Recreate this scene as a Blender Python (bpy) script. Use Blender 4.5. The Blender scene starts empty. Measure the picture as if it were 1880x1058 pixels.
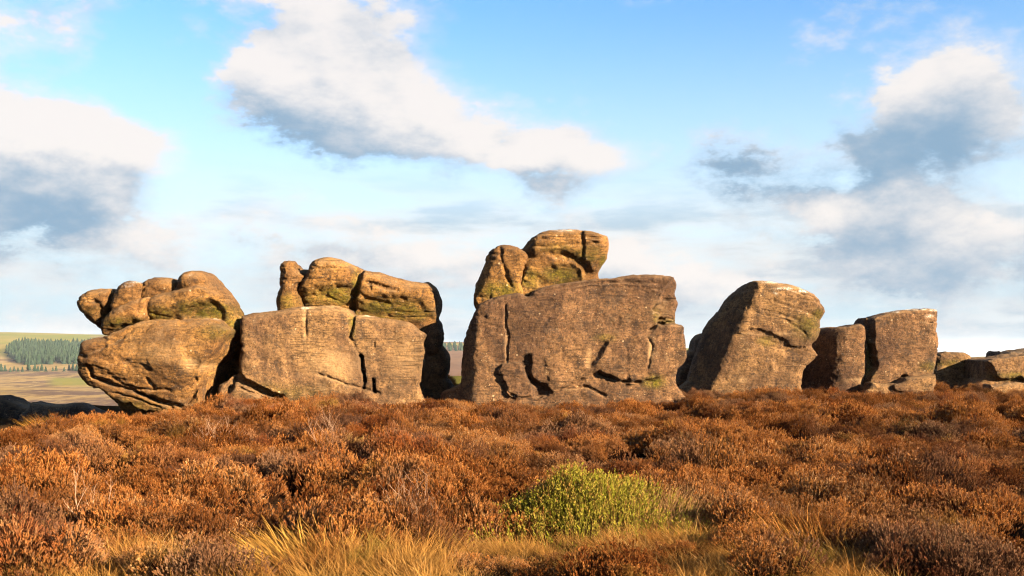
import bpy, math, random
import numpy as np
R = math.radians
rng = np.random.default_rng(7)
random.seed(7)
sc = bpy.context.scene

# ------------------------------------------------------------------ camera, world, sun, exposure
EYE = 1.6                      # eye height over the peat
FPX = 2000.0                   # focal length in photograph pixels (1880 wide)
HOR = 650.0                    # eye level in the photograph
cam_d = bpy.data.cameras.new('camera')
cam = bpy.data.objects.new('camera', cam_d); sc.collection.objects.link(cam)
cam.location = (0, 0, EYE); cam.rotation_euler = (R(90), 0, 0)
cam_d.sensor_width = 36.0; cam_d.lens = 36.0 * FPX / 1880.0
cam_d.shift_y = (HOR - 529.0) / 1880.0
cam_d.clip_start = 0.1; cam_d.clip_end = 40000
sc.camera = cam

SUN_AZ = 54.0                  # degrees to the right of straight behind the camera
SUN_EL = 17.0
sun_vec = np.array([math.sin(R(SUN_AZ)) * math.cos(R(SUN_EL)), -math.cos(R(SUN_AZ)) * math.cos(R(SUN_EL)), math.sin(R(SUN_EL))])
sun_d = bpy.data.lights.new('sun', 'SUN'); sun_d.energy = 5.0; sun_d.angle = R(0.5); sun_d.color = (1.0, 0.80, 0.56)
sun = bpy.data.objects.new('sun', sun_d); sc.collection.objects.link(sun)
from mathutils import Vector
sun.rotation_euler = Vector(sun_vec).to_track_quat('Z', 'Y').to_euler()
sun.location = (30, -20, 40)

vs = sc.view_settings
vs.view_transform = 'Standard'; vs.look = 'None'; vs.gamma = 1.0; vs.use_curve_mapping = False
vs.exposure = 2.85
SKY_STRENGTH = 0.05
HAZE = 0.32e-4
TONE = 0.86

def nd(nt, typ, x=0, **kw):
    n = nt.nodes.new(typ)
    for k, v in kw.items():
        if k.startswith('i_'):
            n.inputs[k[2:]].default_value = v
        else:
            setattr(n, k, v)
    return n
def link(nt, a, b): nt.links.new(a, b)
def mth(nt, op, a, b=None, c=None, clamp=False):
    n = nt.nodes.new('ShaderNodeMath'); n.operation = op; n.use_clamp = clamp
    for i, v in enumerate((a, b, c)):
        if v is None: continue
        if isinstance(v, (int, float)): n.inputs[i].default_value = v
        else: nt.links.new(v, n.inputs[i])
    return n.outputs[0]
def mixc(nt, fac, a, b, mode='MIX'):
    n = nt.nodes.new('ShaderNodeMix'); n.data_type = 'RGBA'; n.blend_type = mode; n.clamp_factor = True
    for s, v in ((n.inputs[0], fac), (n.inputs[6], a), (n.inputs[7], b)):
        if isinstance(v, (int, float)): s.default_value = v
        elif isinstance(v, tuple): s.default_value = v if len(v) == 4 else (*v, 1)
        else: nt.links.new(v, s)
    return n.outputs[2]
def ramp(nt, v, lo, hi, a=0.0, b=1.0, smooth=True):
    n = nt.nodes.new('ShaderNodeMapRange'); n.interpolation_type = 'SMOOTHSTEP' if smooth else 'LINEAR'
    n.clamp = True
    nt.links.new(v, n.inputs[0])
    for i, q in zip((1, 2, 3, 4), (lo, hi, a, b)): n.inputs[i].default_value = q
    return n.outputs[0]

world = bpy.data.worlds.new('World'); sc.world = world; world.use_nodes = True
W = world.node_tree; W.nodes.clear()
def build_world():
    out = nd(W, 'ShaderNodeOutputWorld'); bg = nd(W, 'ShaderNodeBackground'); bg.inputs[1].default_value = SKY_STRENGTH
    link(W, bg.outputs[0], out.inputs[0])
    sky = nd(W, 'ShaderNodeTexSky'); sky.sky_type = 'NISHITA'; sky.sun_disc = False
    sky.sun_elevation = R(SUN_EL); sky.sun_rotation = R(180 - SUN_AZ)
    sky.altitude = 300; sky.air_density = 1.0; sky.dust_density = 0.6; sky.ozone_density = 2.0
    tc = nd(W, 'ShaderNodeTexCoord')
    # cloud density over the whole sphere: fractal noise on the direction plus the cumulus heaps of this day
    K = 0.308       # brightness of cloud and veil, set with the exposure
    D = tc.outputs['Generated']
    st = nd(W, 'ShaderNodeVectorMath', operation='MULTIPLY'); link(W, D, st.inputs[0]); st.inputs[1].default_value = (1, 1, 1.9)
    spw = nd(W, 'ShaderNodeSeparateXYZ'); link(W, D, spw.inputs[0])
    waz = mth(W, 'MULTIPLY', mth(W, 'ARCTAN2', spw.outputs[0], spw.outputs[1]), 57.29578)
    wel = mth(W, 'MULTIPLY', mth(W, 'ARCSINE', spw.outputs[2]), 57.29578)
    wc = nd(W, 'ShaderNodeCombineXYZ'); link(W, waz, wc.inputs[0]); link(W, wel, wc.inputs[1])
    nz = nd(W, 'ShaderNodeTexNoise'); nz.inputs['Scale'].default_value = 9.0; nz.inputs['Detail'].default_value = 9; nz.inputs['Roughness'].default_value = 0.63
    link(W, st.outputs[0], nz.inputs['Vector'])
    up = nd(W, 'ShaderNodeVectorMath', operation='ADD'); link(W, st.outputs[0], up.inputs[0]); up.inputs[1].default_value = (0.010, 0, 0.055)
    nz1 = nd(W, 'ShaderNodeTexNoise'); nz1.inputs['Scale'].default_value = 9.0; nz1.inputs['Detail'].default_value = 6; nz1.inputs['Roughness'].default_value = 0.63
    link(W, up.outputs[0], nz1.inputs['Vector'])
    # warp the heap coordinates so their outlines billow
    nw = nd(W, 'ShaderNodeTexNoise'); nw.inputs['Scale'].default_value = 9.0; nw.inputs['Detail'].default_value = 7; nw.inputs['Roughness'].default_value = 0.62
    link(W, st.outputs[0], nw.inputs['Vector'])
    wv = nd(W, 'ShaderNodeVectorMath', operation='MULTIPLY_ADD')
    link(W, nw.outputs['Color'], wv.inputs[0]); wv.inputs[1].default_value = (5.0, 3.4, 0); link(W, wc.outputs[0], wv.inputs[2])
    ww = nd(W, 'ShaderNodeVectorMath', operation='SUBTRACT'); link(W, wv.outputs[0], ww.inputs[0]); ww.inputs[1].default_value = (2.5, 1.7, 0)
    P = ww.outputs[0]
    P1n = nd(W, 'ShaderNodeVectorMath', operation='ADD'); link(W, P, P1n.inputs[0]); P1n.inputs[1].default_value = (0.57, 1.7, 0)
    P1 = P1n.outputs[0]
    def ae(px, py):
        u = (px - 940) / FPX; a = math.atan(u)
        return math.degrees(a), math.degrees(math.atan((HOR - py) / FPX * math.cos(a)))
    heaps = [  # the day's cumulus heaps and gaps: centre (photo px), half width, half height (px), weight
        (60, 255, 220, 115, .62), (190, 295, 140, 70, .40), (-40, 240, 200, 120, .36), (70, 355, 150, 50, .36),
        (500, 95, 150, 120, .46), (590, 170, 200, 120, .44), (720, 215, 210, 110, .44), (700, 35, 210, 110, .42),
        (880, 240, 170, 90, .40), (1010, 255, 140, 90, .48), (1090, 300, 160, 60, .40), (610, 270, 220, 70, .30),
        (380, 235, 150, 50, .20), (40, 30, 170, 60, .20), (230, 70, 190, 70, .12),
        (1660, 180, 220, 130, .54), (1590, 115, 100, 80, .16), (1760, 235, 220, 110, .42), (1385, 275, 150, 70, .64),
        (1800, 420, 260, 100, .50), (1480, 365, 230, 65, .32), (1640, 395, 180, 80, .22),
        (120, 440, 420, 80, .30), (560, 420, 340, 80, .28), (250, 550, 700, 90, .26),
        (1270, 490, 480, 80, .28), (1700, 540, 560, 110, .26), (900, 530, 340, 80, .22),
        (1290, 110, 360, 190, -.42), (1250, 360, 250, 90, -.22), (260, 140, 200, 80, -.26), (345, 195, 110, 70, -.24), (1560, 335, 130, 40, -.30), (1500, 205, 90, 70, -.22), (1850, 335, 130, 35, -.30), (420, 330, 200, 60, -.16), (690, 345, 300, 55, -.30), (960, 90, 170, 120, -.34),
    ]
    def heap_sum(Pv, lst, tot=None):
        for px, py, hw, hh, w in lst:
            a, e = ae(px, py); k = 57.29578 / FPX * 1.25
            m = nd(W, 'ShaderNodeVectorMath', operation='MULTIPLY_ADD'); sx, sy = 1 / (hw * k), 1 / (hh * k)
            m.inputs[1].default_value = (sx, sy, 0); m.inputs[2].default_value = (-a * sx, -e * sy, 0); link(W, Pv, m.inputs[0])
            gr = nd(W, 'ShaderNodeTexGradient', gradient_type='SPHERICAL'); link(W, m.outputs[0], gr.inputs[0])
            tot = mth(W, 'MULTIPLY', gr.outputs['Fac'], w * 1.25) if tot is None else mth(W, 'MULTIPLY_ADD', gr.outputs['Fac'], w * 1.25, tot)
        return tot
    # everywhere else: unseen broken cumulus, thinned so less sky light fills the shadows
    nb = nd(W, 'ShaderNodeTexNoise'); nb.inputs['Scale'].default_value = 3.2; nb.inputs['Detail'].default_value = 3
    link(W, st.outputs[0], nb.inputs['Vector'])
    inview = mth(W, 'MULTIPLY', ramp(W, mth(W, 'ABSOLUTE', waz), 26, 38, 1, 0), ramp(W, wel, 19, 27, 1, 0))
    field = mth(W, 'MULTIPLY', ramp(W, nb.outputs['Fac'], 0.53, 0.70, 0, 0.62), mth(W, 'SUBTRACT', 1.0, inview))
    h0 = heap_sum(P, heaps); h1 = heap_sum(P1, [q for q in heaps if abs(q[4]) > 0.21])
    d0 = mth(W, 'ADD', mth(W, 'ADD', h0, field), mth(W, 'MULTIPLY', mth(W, 'SUBTRACT', nz.outputs['Fac'], 0.5), 2.5))
    d1 = mth(W, 'ADD', mth(W, 'ADD', h1, field), mth(W, 'MULTIPLY', mth(W, 'SUBTRACT', nz1.outputs['Fac'], 0.5), 2.5))
    # long low banks near the horizon, layered
    sl = nd(W, 'ShaderNodeVectorMath', operation='MULTIPLY'); link(W, D, sl.inputs[0]); sl.inputs[1].default_value = (1, 1, 5.5)
    ns = nd(W, 'ShaderNodeTexNoise'); ns.inputs['Scale'].default_value = 5.0; ns.inputs['Detail'].default_value = 8; ns.inputs['Roughness'].default_value = 0.6
    link(W, sl.outputs[0], ns.inputs['Vector'])
    bank = mth(W, 'MULTIPLY', ramp(W, ns.outputs['Fac'], 0.40, 0.58), ramp(W, wel, 10.5, 5.0))
    cover = mth(W, 'MAXIMUM', mth(W, 'MULTIPLY', ramp(W, d0, -0.06, 0.44), 0.55), ramp(W, d0, 0.13, 0.50))
    thick = ramp(W, wel, 3.0, 9.0, 0.20, 0.0)      # low banks are seen deeper through, so greyer
    thick = heap_sum(wc.outputs[0], [(1720, 250, 300, 120, .62), (1390, 280, 190, 90, 1.0), (1830, 440, 300, 90, .35), (60, 370, 220, 60, .35),
                              (560, 275, 260, 60, .35), (1500, 380, 260, 60, .18), (1100, 330, 150, 40, .35), (560, 440, 200, 60, .2), (680, 60, 200, 90, .16)], thick)
    thick = mth(W, 'MULTIPLY', thick, ramp(W, nz.outputs['Fac'], 0.34, 0.64, 0.45, 1.35))
    # light from the sun side and above: bright where the cloud thins that way, blue-grey where it is thick above
    lit = ramp(W, mth(W, 'SUBTRACT', mth(W, 'SUBTRACT', mth(W, 'MULTIPLY', d0, 0.85), d1), thick), -1.05, 0.34)
    grey = (2.3 * K, 3.7 * K, 5.2 * K); white = (8.6 * K, 8.1 * K, 7.8 * K)
    ccol = mixc(W, lit, grey, white)
    blue = mixc(W, 1.0, sky.outputs[0], (1.45 * K, 2.10 * K, 2.55 * K), 'MULTIPLY')
    # thin milky veil towards the horizon
    veil = ramp(W, spw.outputs[2], 0.04, 0.33, 0.95, 0.0)
    blue = mixc(W, veil, blue, mixc(W, ramp(W, spw.outputs[2], 0.0, 0.12), (4.6 * K, 6.1 * K, 7.2 * K), (7.7 * K, 8.6 * K, 9.0 * K)))
    blue = mixc(W, mth(W, 'MULTIPLY', bank, 0.85), blue, mixc(W, ramp(W, ns.outputs['Fac'], 0.50, 0.66), (7.4 * K, 7.5 * K, 7.6 * K), (3.6 * K, 4.7 * K, 5.8 * K)))
    col = mixc(W, mth(W, 'MULTIPLY', cover, 0.96), blue, ccol)
    link(W, col, bg.inputs[0])
build_world()
sc.cycles.use_denoising = True; sc.cycles.denoising_prefilter = 'ACCURATE'; sc.cycles.adaptive_threshold = 0.02; sc.cycles.pixel_filter_type = 'BLACKMAN_HARRIS'; sc.cycles.filter_width = 1.1
sc.cycles.max_bounces = 4; sc.cycles.diffuse_bounces = 2; sc.cycles.transparent_max_bounces = 8
world.cycles.sampling_method = 'MANUAL'; world.cycles.sample_map_resolution = 512

# ------------------------------------------------------------------ helpers
def hash3(ix, iy, iz, seed):
    h = (ix.astype(np.int64) * 374761393 + iy.astype(np.int64) * 668265263 + iz.astype(np.int64) * 2147483647 + seed * 1274126177) & 0xffffffff
    h = ((h ^ (h >> 13)) * 1274126177) & 0xffffffff
    h = ((h ^ (h >> 16)) * 2246822519) & 0xffffffff
    return ((h ^ (h >> 15)) & 0xffffff) / float(0xffffff)
def vnoise(p, seed=0):
    i = np.floor(p); f = p - i; i = i.astype(np.int64)
    u = f * f * f * (f * (f * 6 - 15) + 10)
    r = 0
    for dx in (0, 1):
        wx = u[:, 0] if dx else 1 - u[:, 0]
        for dy in (0, 1):
            wy = u[:, 1] if dy else 1 - u[:, 1]
            for dz in (0, 1):
                wz = u[:, 2] if dz else 1 - u[:, 2]
                r = r + wx * wy * wz * hash3(i[:, 0] + dx, i[:, 1] + dy, i[:, 2] + dz, seed)
    return r * 2 - 1
def fbm(p, octaves=4, seed=0, gain=0.5):
    a = 1.0; t = 0; s = 0
    for o in range(octaves):
        t = t + a * vnoise(p * (2.03 ** o) + 17.3 * o, seed + o); s += a; a *= gain
    return t / s
def sstep(a, b, x):
    t = np.clip((x - a) / (b - a), 0, 1); return t * t * (3 - 2 * t)
def smax(a, b, k):
    h = np.maximum(k - np.abs(a - b), 0); return np.maximum(a, b) + h * h / (4 * k)
def smin(a, b, k): return -smax(-a, -b, k)

def spline(pts, n=5):
    p = np.array(pts, float); q = []
    N = len(p)
    for i in range(N):
        a, b, c, d = p[i - 1], p[i], p[(i + 1) % N], p[(i + 2) % N]
        for t in np.linspace(0, 1, n, endpoint=False):
            q.append(0.5 * ((2 * b) + (c - a) * t + (2 * a - 5 * b + 4 * c - d) * t * t * 0.8 + (3 * b - a - 3 * c + d) * t ** 3 * 0.8 + 0.2 * 2 * (c - b) * 0 * t))
    return np.array(q)
def poly_sd(poly, X, Z):
    """signed distance to a closed polygon, negative inside"""
    d = np.full(X.shape, 1e9); ins = np.zeros(X.shape, bool)
    N = len(poly)
    for i in range(N):
        ax, az = poly[i]; bx, bz = poly[(i + 1) % N]
        ex, ez = bx - ax, bz - az; L = ex * ex + ez * ez + 1e-12
        t = np.clip(((X - ax) * ex + (Z - az) * ez) / L, 0, 1)
        d = np.minimum(d, (X - ax - t * ex) ** 2 + (Z - az - t * ez) ** 2)
        c = ((az > Z) != (bz > Z))
        if abs(ez) > 1e-12:
            ins ^= c & (X < ex * (Z - az) / ez + ax)
    d = np.sqrt(d); return np.where(ins, -d, d)
def line_d(pl, X, Z):
    d = np.full(X.shape, 1e9)
    for (ax, az), (bx, bz) in zip(pl[:-1], pl[1:]):
        ex, ez = bx - ax, bz - az; L = ex * ex + ez * ez + 1e-12
        t = np.clip(((X - ax) * ex + (Z - az) * ez) / L, 0, 1)
        d = np.minimum(d, (X - ax - t * ex) ** 2 + (Z - az - t * ez) ** 2)
    return np.sqrt(d)

def surface_nets(F, o, h):
    """F on a grid (nx,ny,nz); returns verts, quads of the zero surface"""
    S = F < 0
    c = [(i, j, k) for i in (0, 1) for j in (0, 1) for k in (0, 1)]
    nx, ny, nz = F.shape
    def sub(A, i, j, k): return A[i:nx - 1 + i, j:ny - 1 + j, k:nz - 1 + k]
    cnt = sum(sub(S, *q).astype(np.int8) for q in c)
    act = (cnt > 0) & (cnt < 8)
    idx = np.argwhere(act)
    if not len(idx): return np.zeros((0, 3)), np.zeros((0, 4), int)
    vid = np.full(act.shape, -1, np.int64); vid[act] = np.arange(len(idx))
    vals = np.stack([F[idx[:, 0] + q[0], idx[:, 1] + q[1], idx[:, 2] + q[2]] for q in c], 1)
    acc = np.zeros((len(idx), 3)); n = np.zeros(len(idx))
    for a in range(8):
        for b in range(a + 1, 8):
            if sum(abs(c[a][m] - c[b][m]) for m in range(3)) != 1: continue
            va, vb = vals[:, a], vals[:, b]
            x = (va < 0) != (vb < 0)
            t = np.where(x, va / np.where(x, va - vb, 1), 0)
            pa, pb = np.array(c[a], float), np.array(c[b], float)
            acc += np.where(x[:, None], pa + t[:, None] * (pb - pa), 0); n += x
    V = (idx + acc / n[:, None]) * h + o
    quads = []
    for ax in range(3):
        sl0 = [slice(None)] * 3; sl1 = [slice(None)] * 3
        sl0[ax] = slice(0, -1); sl1[ax] = slice(1, None)
        A, B = S[tuple(sl0)], S[tuple(sl1)]
        e = np.argwhere(A != B)
        u, w = [m for m in range(3) if m != ax]
        ok = (e[:, u] > 0) & (e[:, w] > 0) & (e[:, u] < F.shape[u] - 1) & (e[:, w] < F.shape[w] - 1)
        e = e[ok]
        def cell(du, dw):
            q = e.copy(); q[:, u] += du; q[:, w] += dw; return vid[q[:, 0], q[:, 1], q[:, 2]]
        Q = np.stack([cell(-1, -1), cell(0, -1), cell(0, 0), cell(-1, 0)], 1)
        inside = S[e[:, 0], e[:, 1], e[:, 2]]
        flip = inside if ax != 1 else ~inside
        Q = np.where(flip[:, None], Q, Q[:, ::-1])
        quads.append(Q)
    return V, np.concatenate(quads)

def mesh_from(name, V, Fc, smooth=True):
    me = bpy.data.meshes.new(name)
    V = np.asarray(V, np.float32); Fc = np.asarray(Fc, np.int32); n = Fc.shape[1]
    me.vertices.add(len(V)); me.vertices.foreach_set('co', V.ravel())
    me.loops.add(Fc.size); me.loops.foreach_set('vertex_index', Fc.ravel())
    me.polygons.add(len(Fc)); me.polygons.foreach_set('loop_start', np.arange(0, Fc.size, n, dtype=np.int32))
    me.polygons.foreach_set('use_smooth', np.full(len(Fc), smooth))
    me.update(calc_edges=True)
    return me
def set_attr(me, name, v, typ='FLOAT'):
    a = me.attributes.new(name, typ, 'POINT')
    a.data.foreach_set('value' if typ in ('FLOAT', 'INT') else 'vector', np.ascontiguousarray(v).ravel())
def tag(o, label=None, cat=None, group=None, kind=None):
    for k, v in (('label', label), ('category', cat), ('group', group), ('kind', kind)):
        if v: o[k] = v
    return o
def add(name, me, mat=None, parent=None, loc=(0, 0, 0)):
    o = bpy.data.objects.new(name, me); sc.collection.objects.link(o)
    if me is not None and mat is not None:
        me.materials.clear(); me.materials.append(mat)
    o.location = loc
    if parent is not None: o.parent = parent
    return o

def mat_new(name):
    m = bpy.data.materials.new(name); m.use_nodes = True
    nt = m.node_tree; nt.nodes.clear()
    out = nt.nodes.new('ShaderNodeOutputMaterial')
    return m, nt, out
def noise(nt, vec, scale, detail=4, rough=0.5, dist=0.0):
    n = nt.nodes.new('ShaderNodeTexNoise')
    n.inputs['Scale'].default_value = scale; n.inputs['Detail'].default_value = detail
    n.inputs['Roughness'].default_value = rough; n.inputs['Distortion'].default_value = dist
    if vec is not None: nt.links.new(vec, n.inputs['Vector'])
    return n.outputs['Fac']
def attr(nt, name):
    n = nt.nodes.new('ShaderNodeAttribute'); n.attribute_name = name; return n.outputs['Fac']

# ------------------------------------------------------------------ materials
def rock_material(name, base, warm, dark=(0.055, 0.032, 0.024), stain=0.6):
    m, nt, out = mat_new(name)
    tc = nt.nodes.new('ShaderNodeTexCoord'); oi = nt.nodes.new('ShaderNodeObjectInfo')
    off = nt.nodes.new('ShaderNodeVectorMath'); off.operation = 'MULTIPLY_ADD'
    cx = nt.nodes.new('ShaderNodeCombineXYZ')
    for i in range(3): link(nt, oi.outputs['Random'], cx.inputs[i])
    link(nt, cx.outputs[0], off.inputs[0]); off.inputs[1].default_value = (31, 17, 53); link(nt, tc.outputs['Object'], off.inputs[2])
    P = off.outputs[0]
    def stretch(v):
        s = nt.nodes.new('ShaderNodeVectorMath'); s.operation = 'MULTIPLY'; link(nt, P, s.inputs[0]); s.inputs[1].default_value = v; return s.outputs[0]
    big = noise(nt, P, 0.9, 5, 0.55, 0.4)
    mid = noise(nt, P, 4.0, 8, 0.68)
    fine = noise(nt, P, 17.0, 6, 0.75)
    grain = noise(nt, P, 46.0, 3, 0.7)
    strata = noise(nt, stretch((0.9, 0.9, 5.0)), 1.7, 7, 0.66, 0.9)
    streak = noise(nt, stretch((2.6, 2.6, 0.5)), 1.1, 6, 0.66, 0.5)
    c = mixc(nt, ramp(nt, big, 0.36, 0.64), base, warm)
    c = mixc(nt, mth(nt, 'MULTIPLY', ramp(nt, strata, 0.54, 0.70), 0.40), c, dark)
    c = mixc(nt, mth(nt, 'MULTIPLY', ramp(nt, streak, 0.52, 0.70), stain), c, dark)
    c = mixc(nt, mth(nt, 'MULTIPLY', ramp(nt, mid, 0.50, 0.62), 0.55), c, dark)
    c = mixc(nt, mth(nt, 'MULTIPLY', ramp(nt, mid, 0.47, 0.36), 0.55), c, tuple(min(1, v * 1.6) for v in warm))
    c = mixc(nt, mth(nt, 'MULTIPLY', ramp(nt, fine, 0.49, 0.60), 0.72), c, dark)
    c = mixc(nt, mth(nt, 'MULTIPLY', ramp(nt, fine, 0.46, 0.36), 0.50), c, (0.150, 0.090, 0.040))
    c = mixc(nt, mth(nt, 'MULTIPLY', ramp(nt, grain, 0.55, 0.70), 0.45), c, (0.190, 0.122, 0.064))
    ln = noise(nt, stretch((0.55, 0.55, 13.0)), 1.3, 3, 0.5, 0.8)
    lines = ramp(nt, mth(nt, 'ABSOLUTE', mth(nt, 'SUBTRACT', ln, 0.5)), 0.022, 0.004)
    lines = mth(nt, 'MULTIPLY', lines, ramp(nt, big, 0.45, 0.60))
    c = mixc(nt, mth(nt, 'MULTIPLY', lines, 0.7), c, dark)
    crust = noise(nt, P, 2.3, 8, 0.72, 0.6)
    c = mixc(nt, mth(nt, 'MULTIPLY', ramp(nt, crust, 0.56, 0.62), 0.65), c, (0.026, 0.018, 0.014))
    c = mixc(nt, mth(nt, 'MULTIPLY', ramp(nt, crust, 0.41, 0.35), 0.45), c, (0.125, 0.082, 0.046))
    # green algae and moss on damp faces
    ms = mth(nt, 'MULTIPLY', attr(nt, 'moss'), ramp(nt, mth(nt, 'ADD', mid, mth(nt, 'MULTIPLY', strata, 0.5)), 0.50, 0.86, 0.30, 1.0))
    c = mixc(nt, ms, c, mixc(nt, ramp(nt, fine, 0.4, 0.6), (0.105, 0.086, 0.006), (0.032, 0.030, 0.004)))
    # pale crustose lichen spots
    vo = nt.nodes.new('ShaderNodeTexVoronoi'); vo.inputs['Scale'].default_value = 5.0; link(nt, P, vo.inputs['Vector'])
    vd = mth(nt, 'ADD', vo.outputs['Distance'], mth(nt, 'MULTIPLY', mth(nt, 'SUBTRACT', fine, 0.5), 0.16))
    sx = nt.nodes.new('ShaderNodeSeparateColor'); link(nt, vo.outputs['Color'], sx.inputs[0])
    sp = mth(nt, 'MULTIPLY', ramp(nt, vd, 0.16, 0.10), ramp(nt, sx.outputs[0], 0.80, 0.88))
    vo2 = nt.nodes.new('ShaderNodeTexVoronoi'); vo2.inputs['Scale'].default_value = 22.0; link(nt, P, vo2.inputs['Vector'])
    sx2 = nt.nodes.new('ShaderNodeSeparateColor'); link(nt, vo2.outputs['Color'], sx2.inputs[0])
    sp2 = mth(nt, 'MULTIPLY', ramp(nt, vo2.outputs['Distance'], 0.26, 0.16), ramp(nt, sx2.outputs[1], 0.86, 0.92))
    c = mixc(nt, mth(nt, 'MULTIPLY', mth(nt, 'MAXIMUM', sp, sp2), 0.75), c, (0.28, 0.215, 0.135))
    # pale edges and frost along the tops; one crack's sunlit lip painted in
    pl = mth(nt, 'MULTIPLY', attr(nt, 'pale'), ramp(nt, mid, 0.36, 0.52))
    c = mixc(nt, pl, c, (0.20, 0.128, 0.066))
    fr = mth(nt, 'MULTIPLY', attr(nt, 'frost'), mth(nt, 'MULTIPLY', ramp(nt, fine, 0.40, 0.56), ramp(nt, mid, 0.40, 0.54)))
    c = mixc(nt, fr, c, (0.42, 0.38, 0.34))
    patchy = noise(nt, stretch((1.0, 1.0, 0.7)), 0.55, 4, 0.6, 1.2)
    c = mixc(nt, ramp(nt, patchy, 0.36, 0.64), mixc(nt, 1.0, c, (0.62, 0.60, 0.62), 'MULTIPLY'), mixc(nt, 1.0, c, (1.22, 1.20, 1.12), 'MULTIPLY'))
    c = mixc(nt, 1.0, c, (TONE * 1.12, TONE * 1.10, TONE * 1.05), 'MULTIPLY')
    bs = nt.nodes.new('ShaderNodeBsdfPrincipled'); bs.inputs['Roughness'].default_value = 0.92
    bs.inputs['Specular IOR Level'].default_value = 0.15
    link(nt, c, bs.inputs['Base Color'])
    hgt = mth(nt, 'ADD', mth(nt, 'MULTIPLY', mid, 0.9), mth(nt, 'ADD', mth(nt, 'MULTIPLY', fine, 0.55), mth(nt, 'ADD', mth(nt, 'MULTIPLY', strata, 0.7), mth(nt, 'SUBTRACT', mth(nt, 'MULTIPLY', grain, 0.30), mth(nt, 'MULTIPLY', lines, 0.35)))))
    bp = nt.nodes.new('ShaderNodeBump'); bp.inputs['Strength'].default_value = 0.9; bp.inputs['Distance'].default_value = 0.07
    link(nt, hgt, bp.inputs['Height']); link(nt, bp.outputs[0], bs.inputs['Normal'])
    link(nt, bs.outputs[0], out.inputs[0])
    return m
M = {}
M['rock_orange'] = rock_material('gritstone_orange', (0.112, 0.053, 0.016), (0.170, 0.086, 0.025), (0.023, 0.012, 0.005), stain=0.35)
M['rock_brown'] = rock_material('gritstone_brown', (0.098, 0.053, 0.025), (0.140, 0.080, 0.035), (0.024, 0.014, 0.008), stain=0.45)
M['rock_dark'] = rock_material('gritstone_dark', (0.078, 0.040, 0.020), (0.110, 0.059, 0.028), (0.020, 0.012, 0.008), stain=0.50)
M['rock_slate'] = rock_material('gritstone_darkest', (0.040, 0.032, 0.027), (0.060, 0.046, 0.036), (0.02, 0.016, 0.014))  # darkest and greyest of the gritstone tones

# ------------------------------------------------------------------ near and far terrain
def near_z(x, y):
    z = 0.17 * sstep(1.0, 9.0, x) * sstep(10, 31, y) - 0.33 * sstep(7.5, 11.5, -x) * sstep(17, 25, y)
    p = np.stack([x, y, np.zeros_like(x)], 1)
    z = z + 0.20 * fbm(p * 0.50 + 3.1, 3, 21) + 0.06 * fbm(p * 1.6, 2, 33)
    z = z + 0.75 * np.exp(-(((x + 1.9) / 2.2) ** 2 + ((y - 38) / 2.5) ** 2))
    return z
HILL_AZ = np.array([-180, -60, -30, -24.5, -21.0, -12, -3, 4, 9, 15, 23, 35, 60, 180.])
HILL_H = np.array([40, 50, 60, 62, 58, 48, 39, 30, 20, 6, -8, -10, 0, 40.])
RB = np.array([0, 40, 62, 120, 300, 700, 1100, 1600, 2000, 2600, 3200, 4500, 7000, 14000.])
ZB = np.array([0, 0, -4, -12, -23, -28, -31, -21, -10, 0, 0, -4, -30, -120.])
SB = np.array([0, 0, 0, 0, 0, 0, 0, .0, .10, .55, 1.0, 1.0, 1.0, 1.0])
def far_z(x, y):
    r = np.hypot(x, y); az = np.degrees(np.arctan2(x, y))
    z = np.interp(r, RB, ZB) + np.interp(az, HILL_AZ, HILL_H) * np.interp(r, RB, SB)
    p = np.stack([x, y, np.zeros_like(x)], 1)
    z = z + sstep(150, 900, r) * (5.0 * fbm(p / 420.0, 4, 51) + 0.0)
    z = z + sstep(50, 110, r) * 1.2 * fbm(p / 35.0, 3, 57) * sstep(1500, 500, r)
    return z
def ground_z(x, y):
    x = np.asarray(x, float); y = np.asarray(y, float)
    r = np.hypot(x, y); t = sstep(37, 58, r)
    return near_z(x, y) * (1 - t) + far_z(x, y) * t

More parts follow.
